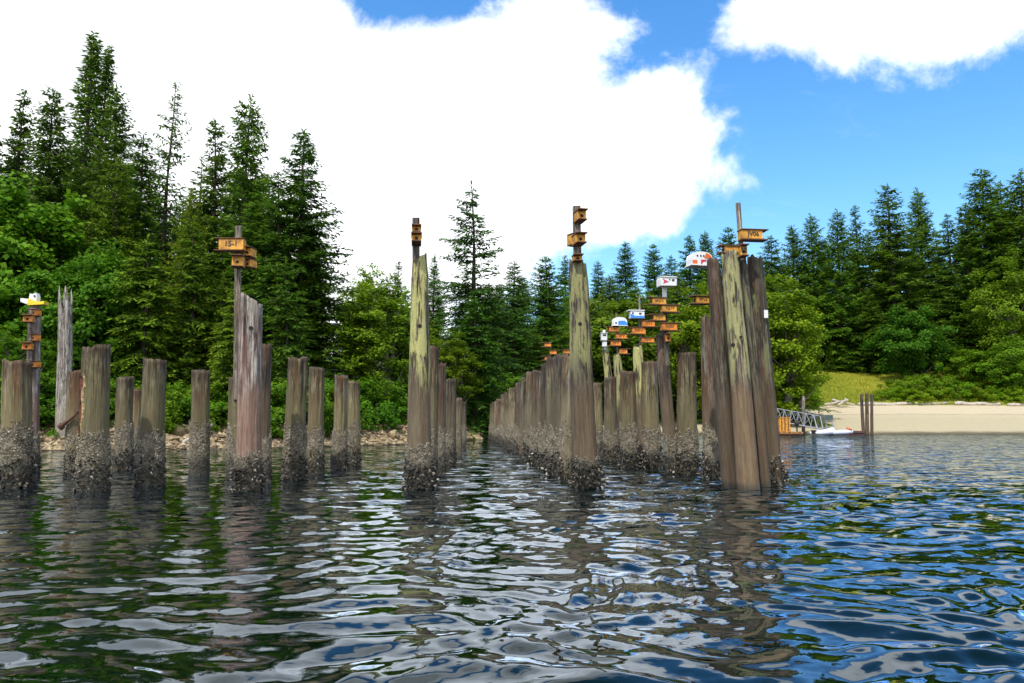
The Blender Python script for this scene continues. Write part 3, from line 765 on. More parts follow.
def end_box(label, px, py, Y, wpx, hpx, yaw, mat='orange', group=GB, ln=0.36):
    """a nest box seen end on: the entrance end faces the viewer under its roof and over its floor"""
    c = at(px, py, Y); wd = wpx * Y / F; h = hpx * Y / F
    o = thing('nest_box', label, 'nest box', c - Vector((0, 0, h / 2)), Rz(yaw), group)
    MB().box((0, 0, h / 2), (wd, ln, h - 0.024)).build('body', M[mat], o, bevel=0.004)
    MB().box((0, -0.06, h + 0.002), (wd + 0.02, ln + 0.10, 0.018)).build('roof', M['roofwood'], o, bevel=0.003)
    MB().box((0, -0.05, 0.0), (wd + 0.004, ln + 0.09, 0.018)).build('floor_board', M['roofwood'], o, bevel=0.003)
    MB().tube([(0, -ln / 2 - 0.004, h * 0.42), (0, -ln / 2 + 0.01, h * 0.42)], [0.03, 0.03], 12).build('entrance', M['hole'], o)
    return o
def post(label, px0, py0, px1, py1, Y, wpx, mat='post', group='posts that carry nest boxes', cat='post'):
    a = at(px0, py0, Y); b = at(px1, py1, Y); ax = b - a
    o = MB().box((0, 0, ax.length / 2), (wpx * Y / F, 0.07, ax.length)).build('nest_box_post', M[mat], None, bevel=0.005)
    o.location = a; o.rotation_mode = 'QUATERNION'; o.rotation_quaternion = Vector((0, 0, 1)).rotation_difference(ax.normalized())
    return tag(o, label, cat, group)
def lettering(txt, size, mat, parent, loc, rot=(math.pi / 2, 0, 0)):
    cu = bpy.data.curves.new('lettering', 'FONT'); cu.body = txt; cu.size = size; cu.extrude = 0.003
    cu.align_x = 'CENTER'; cu.align_y = 'CENTER'
    cu.offset = size * 0.012
    tmp = bpy.data.objects.new('tmp', cu); COL.objects.link(tmp)
    me = bpy.data.meshes.new_from_object(tmp.evaluated_get(bpy.context.evaluated_depsgraph_get()))
    bpy.data.objects.remove(tmp)
    me.materials.clear(); me.materials.append(mat)
    o = link('lettering', me, parent); o.location = loc; o.rotation_euler = rot
    return o

# the post with box 15-1
YK = on_water(235, 477).y + 0.10
post('thin brown timber post carrying the box marked 15-1', 236.5, 400, 238.5, 226, YK - 0.3, 6)
YK -= 0.30
o = nest_box('yellow nest box marked 15-1 set crosswise on the thin post', 232.5, 245, YK - 0.13, 25, 12, 0.0, -1, figures=0, depth=0.18)
hh = 12 * (YK - 0.13) / F
lettering('15-1', 0.16, M['black'], o, (0.0, -0.094, hh * 0.52))
end_box('small yellow nest box right under the one marked 15-1', 238.5, 262, YK - 0.2, 11, 11, 0.1, ln=0.2)
end_box('yellow nest box hung to the right of the one marked 15-1', 250, 253, YK + 0.1, 8, 9, -0.15, ln=0.25)
end_box('dark yellow nest box below right of the one marked 15-1', 251, 264, YK + 0.12, 7, 8, -0.5, ln=0.2)
# on the tall lichened piling
post('short pale post standing on the tall lone lichened piling', 416, 262, 416, 218, Pb.y - 0.05, 7)
end_box('lower orange nest box on the post over the lone lichened piling', 416.5, 240, Pb.y - 0.13, 9.5, 8, 0.12)
end_box('upper orange nest box on the post over the lone lichened piling', 416.5, 231, Pb.y - 0.02, 8.5, 6.5, 0.12, ln=0.3)
# on the tall leaning piling
post('post standing on the tall leaning piling behind its nest boxes', 577.5, 266, 576.5, 206, Rb.y, 8)
end_box('topmost nest box over the tall leaning piling', 579.5, 217, Rb.y - 0.1, 9, 10, 0.22, ln=0.28)
end_box('front lower nest box over the tall leaning piling', 578.5, 240, Rb.y - 0.12, 10, 9.5, 0.2, ln=0.28)
end_box('nest box turned sideways, left of the post over the tall leaning piling', 572.8, 240, Rb.y + 0.06, 7, 11, 0.55, ln=0.2)
end_box('small orange block where the post meets the tall leaning piling', 577, 259, Rb.y - 0.13, 9, 6, 0.1, ln=0.16)
# far boxes over the long row
YR = 24.0
post('thin post with three small nest boxes over the long row', 551, 385, 550, 342, YR, 2.2)
nest_box('topmost little orange box over the long row', 547.5, 345, YR - 0.12, 6.5, 4, 0.1, -1, 'orange_deep', 11, figures=0, depth=0.16)
nest_box('middle little orange box over the long row, right of its post', 553, 352.5, YR - 0.12, 6.5, 4, 0.1, 1, 'orange_deep', 12, figures=0, depth=0.16)
nest_box('lowest little orange box over the long row, left of its post', 547.5, 358.5, YR - 0.12, 6, 4, 0.1, -1, 'orange_deep', 13, figures=0, depth=0.16)
nest_box('little orange box standing apart at the top of the nearest row pilings', 566.5, 352, 16.5, 6, 4, 0.1, 1, 'orange_deep', 14, figures=0, depth=0.16)

# white upright box
Y1 = S1[1].y
post('short white post under the white upright nest box', 605, 350, 604, 330, Y1 - 0.1, 2.5, 'white')
o = thing('nest_box', 'white upright nest box on the leftmost leaning lichened piling', 'nest box', at(604, 340, Y1 - 0.2), Rz(0.1))
k = Y1 / F
MB().box((0, 0, 3 * k), (5.6 * k, 0.16, 7 * k)).build('body', M['white'], o, bevel=0.004)
MB().box((0, 0, 7 * k), (6.4 * k, 0.2, 0.02)).build('roof', M['white'], o)
MB().box((0, -0.083, 4.6 * k), (3.4 * k, 0.006, 1.6 * k)).build('entrance', M['hole'], o)
o = MB().box((0, 0, 0), (4.4 * k, 0.12, 5 * k)).build('nest_box', M['white'], None, bevel=0.004)
o.location = at(604.5, 344.2, Y1 - 0.18)
tag(o, 'small white block below the white upright nest box', 'nest box')

def dome_profile(wd, h, n=10, flat=0.35):
    P = [(-wd / 2, 0), (wd / 2, 0)]
    for i in range(n + 1):
        a = math.pi * i / n
        x = wd / 2 * math.copysign(abs(math.cos(a)) ** 0.75, math.cos(a)); z = h * (flat + (1 - flat) * math.sin(a) ** 0.8)
        P.append((x, z))
    return P
# blue domed box
Y2 = S2[1].y
k = Y2 / F
post('thin pole with the blue domed box and four orange boxes', 618.5, 372, 616.5, 313, Y2, 2)
o = thing('nest_box', 'domed nest box, white above and bright blue below, over four orange boxes', 'nest box', at(619.5, 325.5, Y2 - 0.14), Rz(0.2))
MB().prism(dome_profile(14 * k, 8.2 * k), 0.2).build('body', M['white'], o)
MB().prism([(-2.5 * k, 0.1 * k), (6.9 * k, 0.1 * k), (6.6 * k, 3 * k), (4 * k, 4.6 * k), (-2.2 * k, 4.2 * k)], 0.21).build('blue_panel', M['blue'], o)
MB().box((-4.6 * k, -0.102, 2.0 * k), (1.6 * k, 0.008, 1.6 * k)).build('entrance', M['hole'], o)
MB().box((0, 0, -0.012), (15 * k, 0.24, 0.02)).build('floor_board', M['white'], o)
for i, (x, y, wd, h, pc) in enumerate([(613.5, 329.5, 10.5, 5, -1), (621, 336.5, 10.5, 5, 1), (615.3, 343.5, 10.5, 5, -1), (623, 351.5, 7.5, 5, 1)]):
    nest_box(['top', 'second', 'third', 'bottom'][i] + ' orange box under the blue domed nest box', x, y, Y2 - 0.1, wd, h, 0.15, pc, 'orange_deep', 20 + i, figures=3, depth=0.16)
# blue and white oblong box
Y3 = S3[1].y
k = Y3 / F
post('thin pole with the blue and white oblong box and three orange boxes', 640.5, 362, 639.5, 297, Y3, 1.8)
o = thing('nest_box', 'oblong nest box, white above and blue along its lower half, on a thin pole', 'nest box', at(636.5, 318.6, Y3 - 0.14), Rz(0.1))
MB().prism([(-7 * k, 0), (7.2 * k, 0), (7.2 * k, 6.0 * k), (6.4 * k, 7.4 * k), (-6 * k, 7.8 * k), (-7 * k, 7.0 * k)], 0.2).build('body', M['white'], o)
MB().prism([(-6.8 * k, 0.15 * k), (7.0 * k, 0.15 * k), (7.0 * k, 2.6 * k), (-2 * k, 2.4 * k), (-5.5 * k, 4 * k), (-6.8 * k, 4 * k)], 0.208).build('blue_panel', M['blue'], o)
MB().box((3.0 * k, -0.102, 4.6 * k), (2.6 * k, 0.008, 1.8 * k)).build('window', M['black'], o)
MB().box((-4.6 * k, -0.102, 5.0 * k), (1.8 * k, 0.008, 1.6 * k)).build('window', M['black'], o)
MB().box((-0.9 * k, 0, 7.9 * k), (17 * k, 0.24, 0.022)).build('roof', M['white'], o)
for i, (x, y, wd, h, pc) in enumerate([(648, 324, 12.5, 6, 1), (638, 331, 14, 6.5, -1), (647.3, 340.3, 12.5, 5, 1)]):
    nest_box(['top right', 'left hand', 'lowest right'][i] + ' orange box on the pole of the oblong blue and white box', x, y, Y3 - 0.12, wd, h, 0.12, pc, 'orange_deep', 30 + i, figures=4, depth=0.16)
# red arrow box
Y4 = S4[1].y - 0.25
k = Y4 / F
post('brown post with four orange boxes in front of the dark leaning piling', 667.5, 366, 664.5, 297, Y4, 4)
post('white painted post holding up the red arrow box', 664.6, 299, 664.2, 284, Y4, 4.2, 'white')
o = thing('nest_box', 'white nest box with a red arrowhead on its side, on a white post', 'nest box', at(667, 286.6, Y4 - 0.1), Rz(0.25))
MB().prism([(-9 * k, 0), (8 * k, 0.6 * k), (8.6 * k, 7 * k), (7.4 * k, 9.0 * k), (-4 * k, 9.2 * k), (-8 * k, 8.0 * k), (-9.2 * k, 6.8 * k)], 0.22).build('body', M['white'], o)
MB().prism([(-6.6 * k, 2.0 * k), (-0.4 * k, 4.0 * k), (-6.8 * k, 7.0 * k), (-5.4 * k, 4.3 * k)], 0.23).build('red_arrowhead', M['red'], o)
MB().box((4.5 * k, -0.113, 5.9 * k), (2.6 * k, 0.008, 2.0 * k)).build('window', M['black'], o)
MB().box((0.6 * k, -0.113, 6.4 * k), (1.0 * k, 0.008, 1.6 * k)).build('window', M['black'], o)
MB().box((0, 0, 9.2 * k), (16.5 * k, 0.26, 0.02)).build('roof', M['white'], o)
for i, (x, y, wd, h, pc) in enumerate([(658, 301.5, 14.5, 7, -1), (668.5, 309, 15, 7, 1), (658.3, 318, 12.5, 6, -1), (668.7, 327, 15.5, 7.5, 1)]):
    nest_box(['uppermost', 'second', 'third', 'lowest'][i] + ' orange box on the post below the red arrow box', x, y, Y4 - 0.12, wd, h, 0.2, pc, 'orange_deep' if i == 3 else 'orange', 40 + i, figures=5, depth=0.16)
end_box('small orange block at the foot of the boxes below the red arrow box', 667.5, 338, Y4 - 0.1, 4.5, 8, 0.1, 'orange_deep', ln=0.12)

# domed white and orange box left of the big cluster
Y5 = S5[1].y + 0.5
k = Y5 / F
MBp = post('thin timber arm rising behind the left of the big cluster with the domed box', 712, 312, 709, 258, Y5 + 0.12, 3)
o = thing('nest_box', 'domed white nest box with orange corners beside the top of the big cluster', 'nest box', at(699.5, 265.5, Y5 - 0.1), Rz(0.25))
MB().prism(dome_profile(23 * k, 13 * k), 0.24).build('body', M['white'], o)
MB().prism([(2 * k, 6.4 * k), (11.0 * k, 6.2 * k), (9.3 * k, 9.0 * k), (6.5 * k, 11.0 * k), (3.8 * k, 11.6 * k)], 0.25).build('orange_panel', M['orangered'], o)
MB().box((-8.3 * k, 0, 2.1 * k), (5.2 * k, 0.25, 4.0 * k)).build('orange_panel', M['orangered'], o)
MB().prism([(-2 * k, 0.3 * k), (-0.4 * k, 0.3 * k), (0.2 * k, 2.4 * k), (4 * k, 3.2 * k), (4 * k, 4.8 * k), (-1.4 * k, 4.8 * k)], 0.25).build('red_panel', M['red'], o)
for dx in (-5.5, -1.8, 1.4):
    MB().box((dx * k, -0.124, 8.6 * k), (1.5 * k, 0.008, 1.5 * k)).build('window', M['black'], o)
MB().box((0, 0, -0.014), (25 * k, 0.28, 0.024)).build('floor_board', M['white'], o)
nest_box('orange nest box hung left of the big cluster under the domed white one', 701.5, 300.5, Y5 - 0.05, 14, 7.5, 0.15, -1, 'orange', 51, depth=0.18)
# boxes on the big cluster
Y6 = D3[1].y - 0.02
k = Y6 / F
post('tall grey pole rising from the big cluster through the box on top', 744, 290, 738, 203, Y6 + 0.12, 4.2)
o = nest_box('large yellow nest box with dark figures on the pole over the big cluster', 750, 235.5, Y6 - 0.1, 22, 10, 0.12, 1, 'orange', 0, figures=0, depth=0.2)
lettering('JV06', 0.115, M['black'], o, (0.02, -0.104, 5.2 * k))
o = end_box('small upright yellow box marked 12 below the large box on the big cluster', 742.5, 251.5, Y6 - 0.12, 7, 11, 0.05, ln=0.14)
lettering('12', 0.12, M['black'], o, (0, -0.08, 5.6 * k))
nest_box('long yellow nest box behind the tops of the big cluster', 731, 250, Y6 + 0.1, 16, 7, 0.1, -1, 'orange', 61, figures=0, depth=0.16)
# little white sign
o = thing('small_sign', 'small white sign screwed to the right side of the big cluster', 'sign', at(766, 314, D4[1].y - 0.2), Rz(0.15))
MB().box((0, 0, 0), (4.2 * k, 0.012, 8 * k)).build('panel', M['white'], o)
MB().box((0, 0.02, 0), (1.2 * k, 0.03, 9.5 * k)).build('backing_strip', M['post'], o)
# boxes on the slim grey violet piling, and the yellow and white one on its top
Y7 = Ab.y
k = Y7 / F
o = thing('nest_box', 'yellow and white winged nest box on top of the slim piling at the left', 'nest box', at(34.5, 306, Y7 - 0.05), Rz(0.1))
MB().prism([(-4 * k, 0), (11 * k, 1.2 * k), (11.5 * k, 4.5 * k), (5 * k, 3.6 * k), (-4 * k, 7 * k)], 0.26).build('body', M['yellow'], o)
MB().prism([(-11.5 * k, 3.6 * k), (-5 * k, 1.0 * k), (-3.4 * k, 6.5 * k), (-11.5 * k, 7.2 * k)], 0.22).build('white_wing', M['white'], o)
MB().prism([(-4 * k, 6.6 * k), (3 * k, 4.0 * k), (3.6 * k, 9.0 * k), (2.5 * k, 13.0 * k), (-1 * k, 11.6 * k), (-3.4 * k, 12.2 * k)], 0.18).build('white_head', M['white'], o)
MB().box((1.5 * k, -0.1, 9.6 * k), (1.4 * k, 0.03, 1.4 * k)).build('eye', M['black'], o)
for i, (x, y, wd, h) in enumerate([(29, 319, 8.5, 7), (28, 346.5, 8.5, 7), (37, 313, 4, 6), (36.5, 338, 4, 6.5), (36.5, 364.5, 4.5, 6)]):
    end_box(['upper left', 'lower left', 'upper right', 'middle right', 'lower right'][i] + ' little orange box on the slim grey violet piling', x, y, Y7 - (0.28 if i < 2 else 0.12), wd, h, 0.15 if i < 2 else -0.5, 'orange_deep', ln=0.16, group='little orange boxes up the slim piling')

# ------------------------------------------------------------------ trees: every crown is a volume of separate sprays or leaves
def kite(c, d, side, ln, wd, sag=None):
    """arrays: centre-base c, direction d, side vector; returns (n,4,3)"""
    tip = c + d * ln[:, None]
    if sag is not None: tip = tip + sag
    mid = c + d * (ln * 0.45)[:, None]
    return np.stack([c, mid - side * wd[:, None], tip, mid + side * wd[:, None]], 1)
def norm(v): return v / np.maximum(1e-6, np.linalg.norm(v, axis=-1, keepdims=True))

def conifer(seed, H=25.0, R=4.2, z0=1.2, dens=1.0, gap=0.12, droop=0.25, up=0.35, prof=0.85, ragged=0.35, sprig=0.40, lean=0.0, sparse_top=0.0):
    rng = np.random.default_rng(seed)
    tube = MB()
    tr = 0.016 * H + 0.04
    axis = lambda z: np.array([lean * (z / H) ** 2 * H + 0.06 * math.sin(z * 0.5 + seed), 0.06 * math.cos(z * 0.4 + seed), z])
    pts = [axis(z) for z in np.linspace(-0.6, H * 0.985, 16)]
    tube.tube(pts, [tr * (1 - 0.97 * i / 15) ** 0.85 * (1.35 if i == 0 else 1) for i in range(16)], 8)
    C, D, SD, LN, WD, TP = [], [], [], [], [], []
    z = z0
    lob = rng.random(6) * 6.28
    while z < H - 0.15:
        t = (z - z0) / (H - z0)
        nb = 5 if t < 0.8 else 4
        a0 = rng.random() * 6.28
        for b in range(nb):
            if rng.random() < gap * (1 + 2 * sparse_top * (t > 0.55)): continue
            az_ = a0 + 2 * math.pi * b / nb + rng.normal(0, 0.25)
            L = R * ((1 - t) ** prof + 0.03) * (1 - ragged * rng.random()) * (1 + 0.16 * math.sin(2 * az_ + lob[0] + 6 * t) + 0.12 * math.sin(9 * t + lob[1] + az_))
            L *= min(1.0, 0.55 + 2.5 * t) if z0 > 2 else 1.0
            if L < 0.15: continue
            e = up * (t ** 1.2) * 1.6 - droop * (1 - t) + rng.normal(0, 0.07)
            dirh = np.array([math.cos(az_), math.sin(az_), 0]); sideh = np.array([-math.sin(az_), math.cos(az_), 0])
            o = axis(z + rng.normal(0, 0.26))
            step = 0.17 / dens
            s = np.arange(0.12 * L, L, step)
            if len(s) < 1: s = np.array([L * 0.5])
            curve = lambda q: o + np.outer(q, dirh * math.cos(e)) + np.outer(q * math.sin(e) - droop * 0.30 * q * q / max(L, 1.0) + 0.12 * np.maximum(0, q - 0.7 * L), [0, 0, 1.0])
            if L > 1.0:
                q = np.array([0, L * 0.5, L * 0.93]); c_ = curve(q)
                tube.tube(list(c_), [0.022 + 0.008 * L, 0.014 + 0.004 * L, 0.006], 4, caps=False)
            P = curve(s)
            for sg in (-1, 1):
                k = len(s)
                tl = (0.40 * (L - s) * 0.8 + 0.22) * rng.uniform(0.6, 1.2, k)      # length of the side twig
                tl = np.minimum(tl, 1.25)
                ang = rng.normal(0.95, 0.16, k)
                td = np.cos(ang)[:, None] * dirh + sg * np.sin(ang)[:, None] * sideh
                td[:, 2] += rng.normal(-0.10 - droop * 0.4, 0.16, k)
                td = norm(td)
                m_ = 1 + (tl > 0.5) + (tl > 0.85)
                for j in range(3):
                    mk = m_ > j
                    if not mk.any(): continue
                    frac = (j + 0.0) / np.maximum(1, m_[mk])
                    c0 = P[mk] + td[mk] * (tl[mk] * frac)[:, None]
                    c0 = c0 + rng.normal(0, 0.035, c0.shape)
                    c0[:, 2] -= droop * 0.25 * (tl[mk] * frac) ** 2
                    dd = norm(td[mk] + rng.normal(0, 0.24, c0.shape))
                    sd_ = norm(np.cross(dd, np.array([0, 0, 1.0]) + rng.normal(0, 0.45, c0.shape)))
                    C.append(c0); D.append(dd); SD.append(sd_)
                    LN.append(sprig * rng.uniform(0.75, 1.35, len(c0)) * (0.7 + 0.5 * min(1, L)))
                    WD.append(sprig * 0.20 * rng.uniform(0.7, 1.4, len(c0)))
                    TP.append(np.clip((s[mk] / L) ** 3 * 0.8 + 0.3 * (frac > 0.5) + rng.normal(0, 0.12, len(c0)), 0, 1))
            # the leading tip
            C.append(P[-1:]); D.append(norm(dirh + np.array([0, 0, 0.1]))[None]); SD.append(sideh[None]); LN.append(np.array([sprig * 1.2])); WD.append(np.array([sprig * 0.2])); TP.append(np.array([0.9]))
        z += rng.uniform(0.30, 0.52) * (1 - 0.35 * t) * (H / 25) ** 0.5
    n_ = 10
    C.append(np.stack([axis(H - 0.08 * i) for i in range(n_)])); D.append(norm(rng.normal(0, 0.35, (n_, 3)) + np.array([0, 0, 1.0]))); SD.append(norm(np.cross(D[-1], rng.normal(0, 1, (n_, 3)))))
    LN.append(np.full(n_, 0.5)); WD.append(np.full(n_, 0.06)); TP.append(np.full(n_, 0.5))
    c, d, sd_, ln, wd, tp = [np.concatenate(q) for q in (C, D, SD, LN, WD, TP)]
    V = kite(c, d, sd_, ln, wd)
    n = len(V)
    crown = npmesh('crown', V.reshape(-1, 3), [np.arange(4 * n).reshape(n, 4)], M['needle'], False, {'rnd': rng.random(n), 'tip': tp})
    return crown, tube.mesh('trunk', M['bark'], True), H

def broadleaf(seed, H=10.0, R=4.0, nclump=150, leaves=120, size=0.24, zlow=0.12, shape=1.0, clump=0.85, bark='bark', stems=1, flat_=0.6):
    rng = np.random.default_rng(seed)
    tube = MB()
    cz = H * (0.5 + zlow / 2); rz = H * (1 - zlow) / 2
    cen = []
    lob = rng.random(8) * 6.28
    while len(cen) < nclump:
        u = norm(rng.normal(0, 1, 3))
        rr = rng.random() ** 0.38
        bump = 1 + 0.20 * math.sin(3 * math.atan2(u[1], u[0]) + lob[0]) * math.cos(4 * u[2] + lob[1]) + 0.16 * math.sin(5 * math.atan2(u[1], u[0]) + lob[2] + 5 * u[2]) + 0.1 * math.sin(9 * u[2] + lob[3])
        wide = (1 - 0.35 * max(0, u[2])) if shape == 1 else 1.0
        cen.append(np.array([u[0] * R * rr * bump * wide, u[1] * R * rr * bump * wide, cz + u[2] * rz * rr * (0.85 + 0.15 * bump)]))
    cen = np.array(cen)
    # trunk and limbs
    for sidx in range(stems):
        fx, fy = (rng.normal(0, 0.25 * R, 2) if stems > 1 else (0, 0))
        base = np.array([fx * 0.4, fy * 0.4, -0.4]); topp = np.array([fx, fy, H * 0.72])
        tr = (0.022 * H + 0.03) / (stems ** 0.5)
        pts = [base + (topp - base) * q + np.array([0.1 * math.sin(5 * q + seed + sidx), 0.1 * math.cos(4 * q + sidx), 0]) for q in np.linspace(0, 1, 7)]
        tube.tube(pts, [tr * (1 - 0.8 * i / 6) for i in range(7)], 8)
        for i in rng.choice(nclump, min(nclump, 26 // stems + 4), replace=False):
            q = min(0.95, max(0.15, (cen[i][2] / H - 0.22) / 0.72)); st = base + (topp - base) * q
            mid = (st + cen[i]) / 2 + np.array([0, 0, -0.08 * R]) + rng.normal(0, 0.12, 3)
            tube.tube([st, mid, cen[i]], [tr * 0.38 * (1 - 0.5 * q), tr * 0.24, 0.012], 5, caps=False)
    k = nclump * leaves
    ci = np.repeat(np.arange(nclump), leaves)
    u = norm(rng.normal(0, 1, (k, 3))) * (rng.random(k) ** 0.45)[:, None]
    sc = clump * rng.uniform(0.6, 1.35, nclump)[ci]
    off = u * sc[:, None] * np.array([1, 1, flat_])
    c = cen[ci] + off
    outw = norm(c - np.array([0, 0, cz]))
    nrm_ = norm(outw * 0.6 + np.array([0, 0, 0.9]) + rng.normal(0, 0.55, (k, 3)))
    d = norm(np.cross(nrm_, rng.normal(0, 1, (k, 3)))); d[:, 2] -= 0.2; d = norm(d)
    sd_ = norm(np.cross(nrm_, d))
    ln = size * rng.uniform(0.65, 1.3, k); wd = ln * rng.uniform(0.32, 0.5, k)
    V = kite(c, d, sd_, ln, wd)
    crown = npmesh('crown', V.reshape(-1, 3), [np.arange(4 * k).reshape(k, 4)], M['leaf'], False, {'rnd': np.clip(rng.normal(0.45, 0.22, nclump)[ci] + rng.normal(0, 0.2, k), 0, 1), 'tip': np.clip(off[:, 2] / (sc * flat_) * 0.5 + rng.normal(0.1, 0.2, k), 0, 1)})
    return crown, tube.mesh('trunk', M[bark], True), H

K = {}
K['fir'] = [conifer(1, 25, 5.6, 1.0, 1.1, 0.08, 0.25, 0.35, 0.62, 0.30), conifer(2, 25, 4.9, 1.5, 1.1, 0.10, 0.2, 0.45, 0.55, 0.35), conifer(3, 25, 6.4, 0.8, 1.05, 0.10, 0.3, 0.3, 0.68, 0.38), conifer(12, 25, 6.6, 0.8, 1.05, 0.12, 0.35, 0.25, 0.74, 0.42), conifer(13, 25, 5.6, 0.8, 1.05, 0.12, 0.15, 0.5, 0.64, 0.36)]
K['slim'] = [conifer(4, 25, 4.0, 1.2, 1.1, 0.08, 0.2, 0.45, 0.60, 0.3), conifer(5, 25, 3.6, 2.0, 1.05, 0.12, 0.25, 0.4, 0.52, 0.35)]
K['open'] = [conifer(6, 25, 5.6, 2.5, 0.8, 0.42, 0.28, 0.3, 0.62, 0.65, 0.42)]
K['twin'] = [conifer(7, 25, 4.4, 3.0, 0.75, 0.42, -0.05, 0.95, 0.36, 0.6, 0.42)]
K['gap'] = [conifer(8, 25, 6.6, 1.0, 1.0, 0.12, 0.3, 0.3, 0.62, 0.5, 0.42, 0.01, 2.2)]
K['cedar'] = [conifer(9, 14, 4.0, 0.6, 1.25, 0.10, 0.62, 0.1, 0.6, 0.35, 0.38), conifer(10, 14, 3.5, 0.5, 1.25, 0.12, 0.55, 0.15, 0.65, 0.4, 0.36)]
K['young'] = [conifer(11, 10, 2.7, 0.4, 1.5, 0.08, 0.2, 0.45, 0.7, 0.3, 0.30)]
K['maple'] = [broadleaf(21, 10, 4.4, 190, 130, 0.26), broadleaf(22, 10, 4.0, 170, 130, 0.26, 0.08)]
K['alder'] = [broadleaf(23, 12, 3.3, 150, 110, 0.22, 0.10, 1.0, 0.75, 'bark_pale', 2), broadleaf(24, 12, 2.9, 140, 110, 0.2, 0.06, 0, 0.7, 'bark_pale', 3)]
K['bush'] = [broadleaf(25, 2.4, 2.3, 90, 110, 0.15, -0.35, 0, 0.42, 'bark', 4, 0.8), broadleaf(26, 2.4, 2.8, 110, 110, 0.15, -0.4, 0, 0.40, 'bark', 4, 0.7)]

CATS = {'fir': ('fir_tree', 'conifer'), 'slim': ('fir_tree', 'conifer'), 'open': ('hemlock_tree', 'conifer'), 'twin': ('pine_tree', 'conifer'), 'gap': ('fir_tree', 'conifer'),
        'cedar': ('cedar_tree', 'conifer'), 'young': ('young_conifer', 'conifer'), 'maple': ('maple_tree', 'tree'), 'alder': ('alder_tree', 'tree'), 'bush': ('bush', 'bush')}
trng = random.Random(77)
def tree(kind, x, y, h, label, group=None, tint=(1, 1, 1), wide=1.0, var=None, sink=0.25):
    vs_ = K[kind]; cr, tk, H0 = vs_[trng.randrange(len(vs_)) if var is None else var]
    nm, cat = CATS[kind]
    o = thing(nm, label, cat, (x, y, gz(x, y) - sink), None, group)
    s_ = (h + sink) / H0
    o.scale = (s_ * wide, s_ * wide, s_); o.rotation_euler = (trng.gauss(0, 0.012), trng.gauss(0, 0.012), trng.random() * 6.28)
    c = link('crown', cr, o); link('trunk', tk, o)
    j = trng.uniform(0.85, 1.15)
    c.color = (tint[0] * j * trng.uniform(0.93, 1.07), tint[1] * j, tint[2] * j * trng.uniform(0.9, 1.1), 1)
    return o
def tree_px(kind, px, pyt, Y, label, group=None, tint=(1, 1, 1), wide=1.0, var=None):
    p = at(px, pyt, Y)
    h = p.z - gz(p.x, Y)
    return tree(kind, p.x, Y, h, label, group, tint, wide, var)

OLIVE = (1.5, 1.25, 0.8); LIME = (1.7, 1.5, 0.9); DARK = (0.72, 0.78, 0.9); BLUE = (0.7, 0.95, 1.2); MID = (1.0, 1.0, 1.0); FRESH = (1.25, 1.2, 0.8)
# the skyline on the left, each against the cloud
tree_px('slim', -14, 108, 56, 'dark narrow conifer cut by the left edge of the photo', None, DARK)
tree_px('slim', 22, 94, 58, 'slim pointed conifer second from the left on the skyline', None, DARK, 0.9, 0)
tree_px('fir', 56, 92, 55, 'bushy dark conifer just left of the tallest tree on the left', None, DARK, 0.95, 0)
tree_px('twin', 88, 42, 60, 'tallest tree on the left with upswept open branches', None, (0.95, 0.95, 1), 0.92)
tree_px('twin', 99, 54, 61.5, 'second stem standing right against the tallest tree on the left', None, (0.95, 0.95, 1), 0.75)
tree_px('fir', 118, 88, 56, 'bushy conifer close on the right of the tallest tree on the left', None, MID, 0.85, 1)
tree_px('slim', 140, 138, 53, 'short dense conifer in the dip left of the thin see-through tree', None, DARK, 1.2)
tree_px('open', 166, 84, 57, 'thin see-through conifer whose bare trunk shows against the cloud', None, (0.95, 1, 1), 0.72)
tree_px('slim', 219, 122, 55, 'narrow conifer leaning against the left side of the broad one above the box marked 15-1', None, MID, 1.0, 1)
tree_px('fir', 245, 94, 54, 'broad tall conifer standing above the yellow box marked 15-1', None, (0.8, 0.9, 0.9), 0.92, 1)
tree_px('fir', 307, 131, 52, 'broad layered conifer at the right end of the tall left stand', None, (0.72, 0.85, 0.95), 1.12, 2)
tree_px('slim', 283, 172, 51, 'smaller conifer between the broad layered one and the one above the box marked 15-1', None, (0.8, 0.9, 0.9), 1.2)
tree_px('open', 200, 158, 56, 'ragged conifer filling the gap right of the see-through tree', None, MID, 1.0)
# bright leafy trees and drooping cedars at the left shore
tree_px('maple', 22, 180, 48, 'bright green maple crown below the dark skyline at far left', None, (0.9, 1.15, 0.9), 0.95, 0)
tree_px('maple', 95, 245, 44, 'deep green maple behind the splintered pale stump', None, (0.55, 0.78, 0.7), 0.95, 1)
tree_px('maple', -35, 230, 46, 'leafy green maple half outside the left edge', None, (0.8, 1.0, 0.8), 1.0, 0)
tree_px('alder', 12, 318, 38.5, 'light green bushy tree behind the slim piling with orange boxes', None, (0.9, 1.1, 0.9), 1.3, 1)
tree_px('alder', 45, 345, 38, 'fresh green sapling at the shore left of the splintered stump', None, (0.95, 1.1, 0.9), 1.5, 1)
tree_px('fir', 118, 158, 50, 'mid green conifer with spreading boughs below the tallest left tree', None, FRESH, 1.0, 2)
tree_px('cedar', 150, 238, 43, 'drooping cedar over the shore behind the straight olive piling', None, (1.2, 1.2, 0.8), 1.15, 0)
tree_px('cedar', 196, 222, 45, 'tall drooping cedar left of the thin brown post', None, (1.1, 1.1, 0.8), 1.0, 1)
tree_px('cedar', 236, 285, 43, 'small drooping cedar behind the slant cut silver piling', None, (1.3, 1.2, 0.8), 1.1, 0)
tree_px('fir', 190, 190, 50, 'yellow green conifer between the see-through tree and the broad tall one', None, OLIVE, 0.8, 1)
tree_px('cedar', 290, 262, 46, 'dark drooping cedar below the broad layered conifer', None, (0.7, 0.85, 0.8), 1.0, 1)
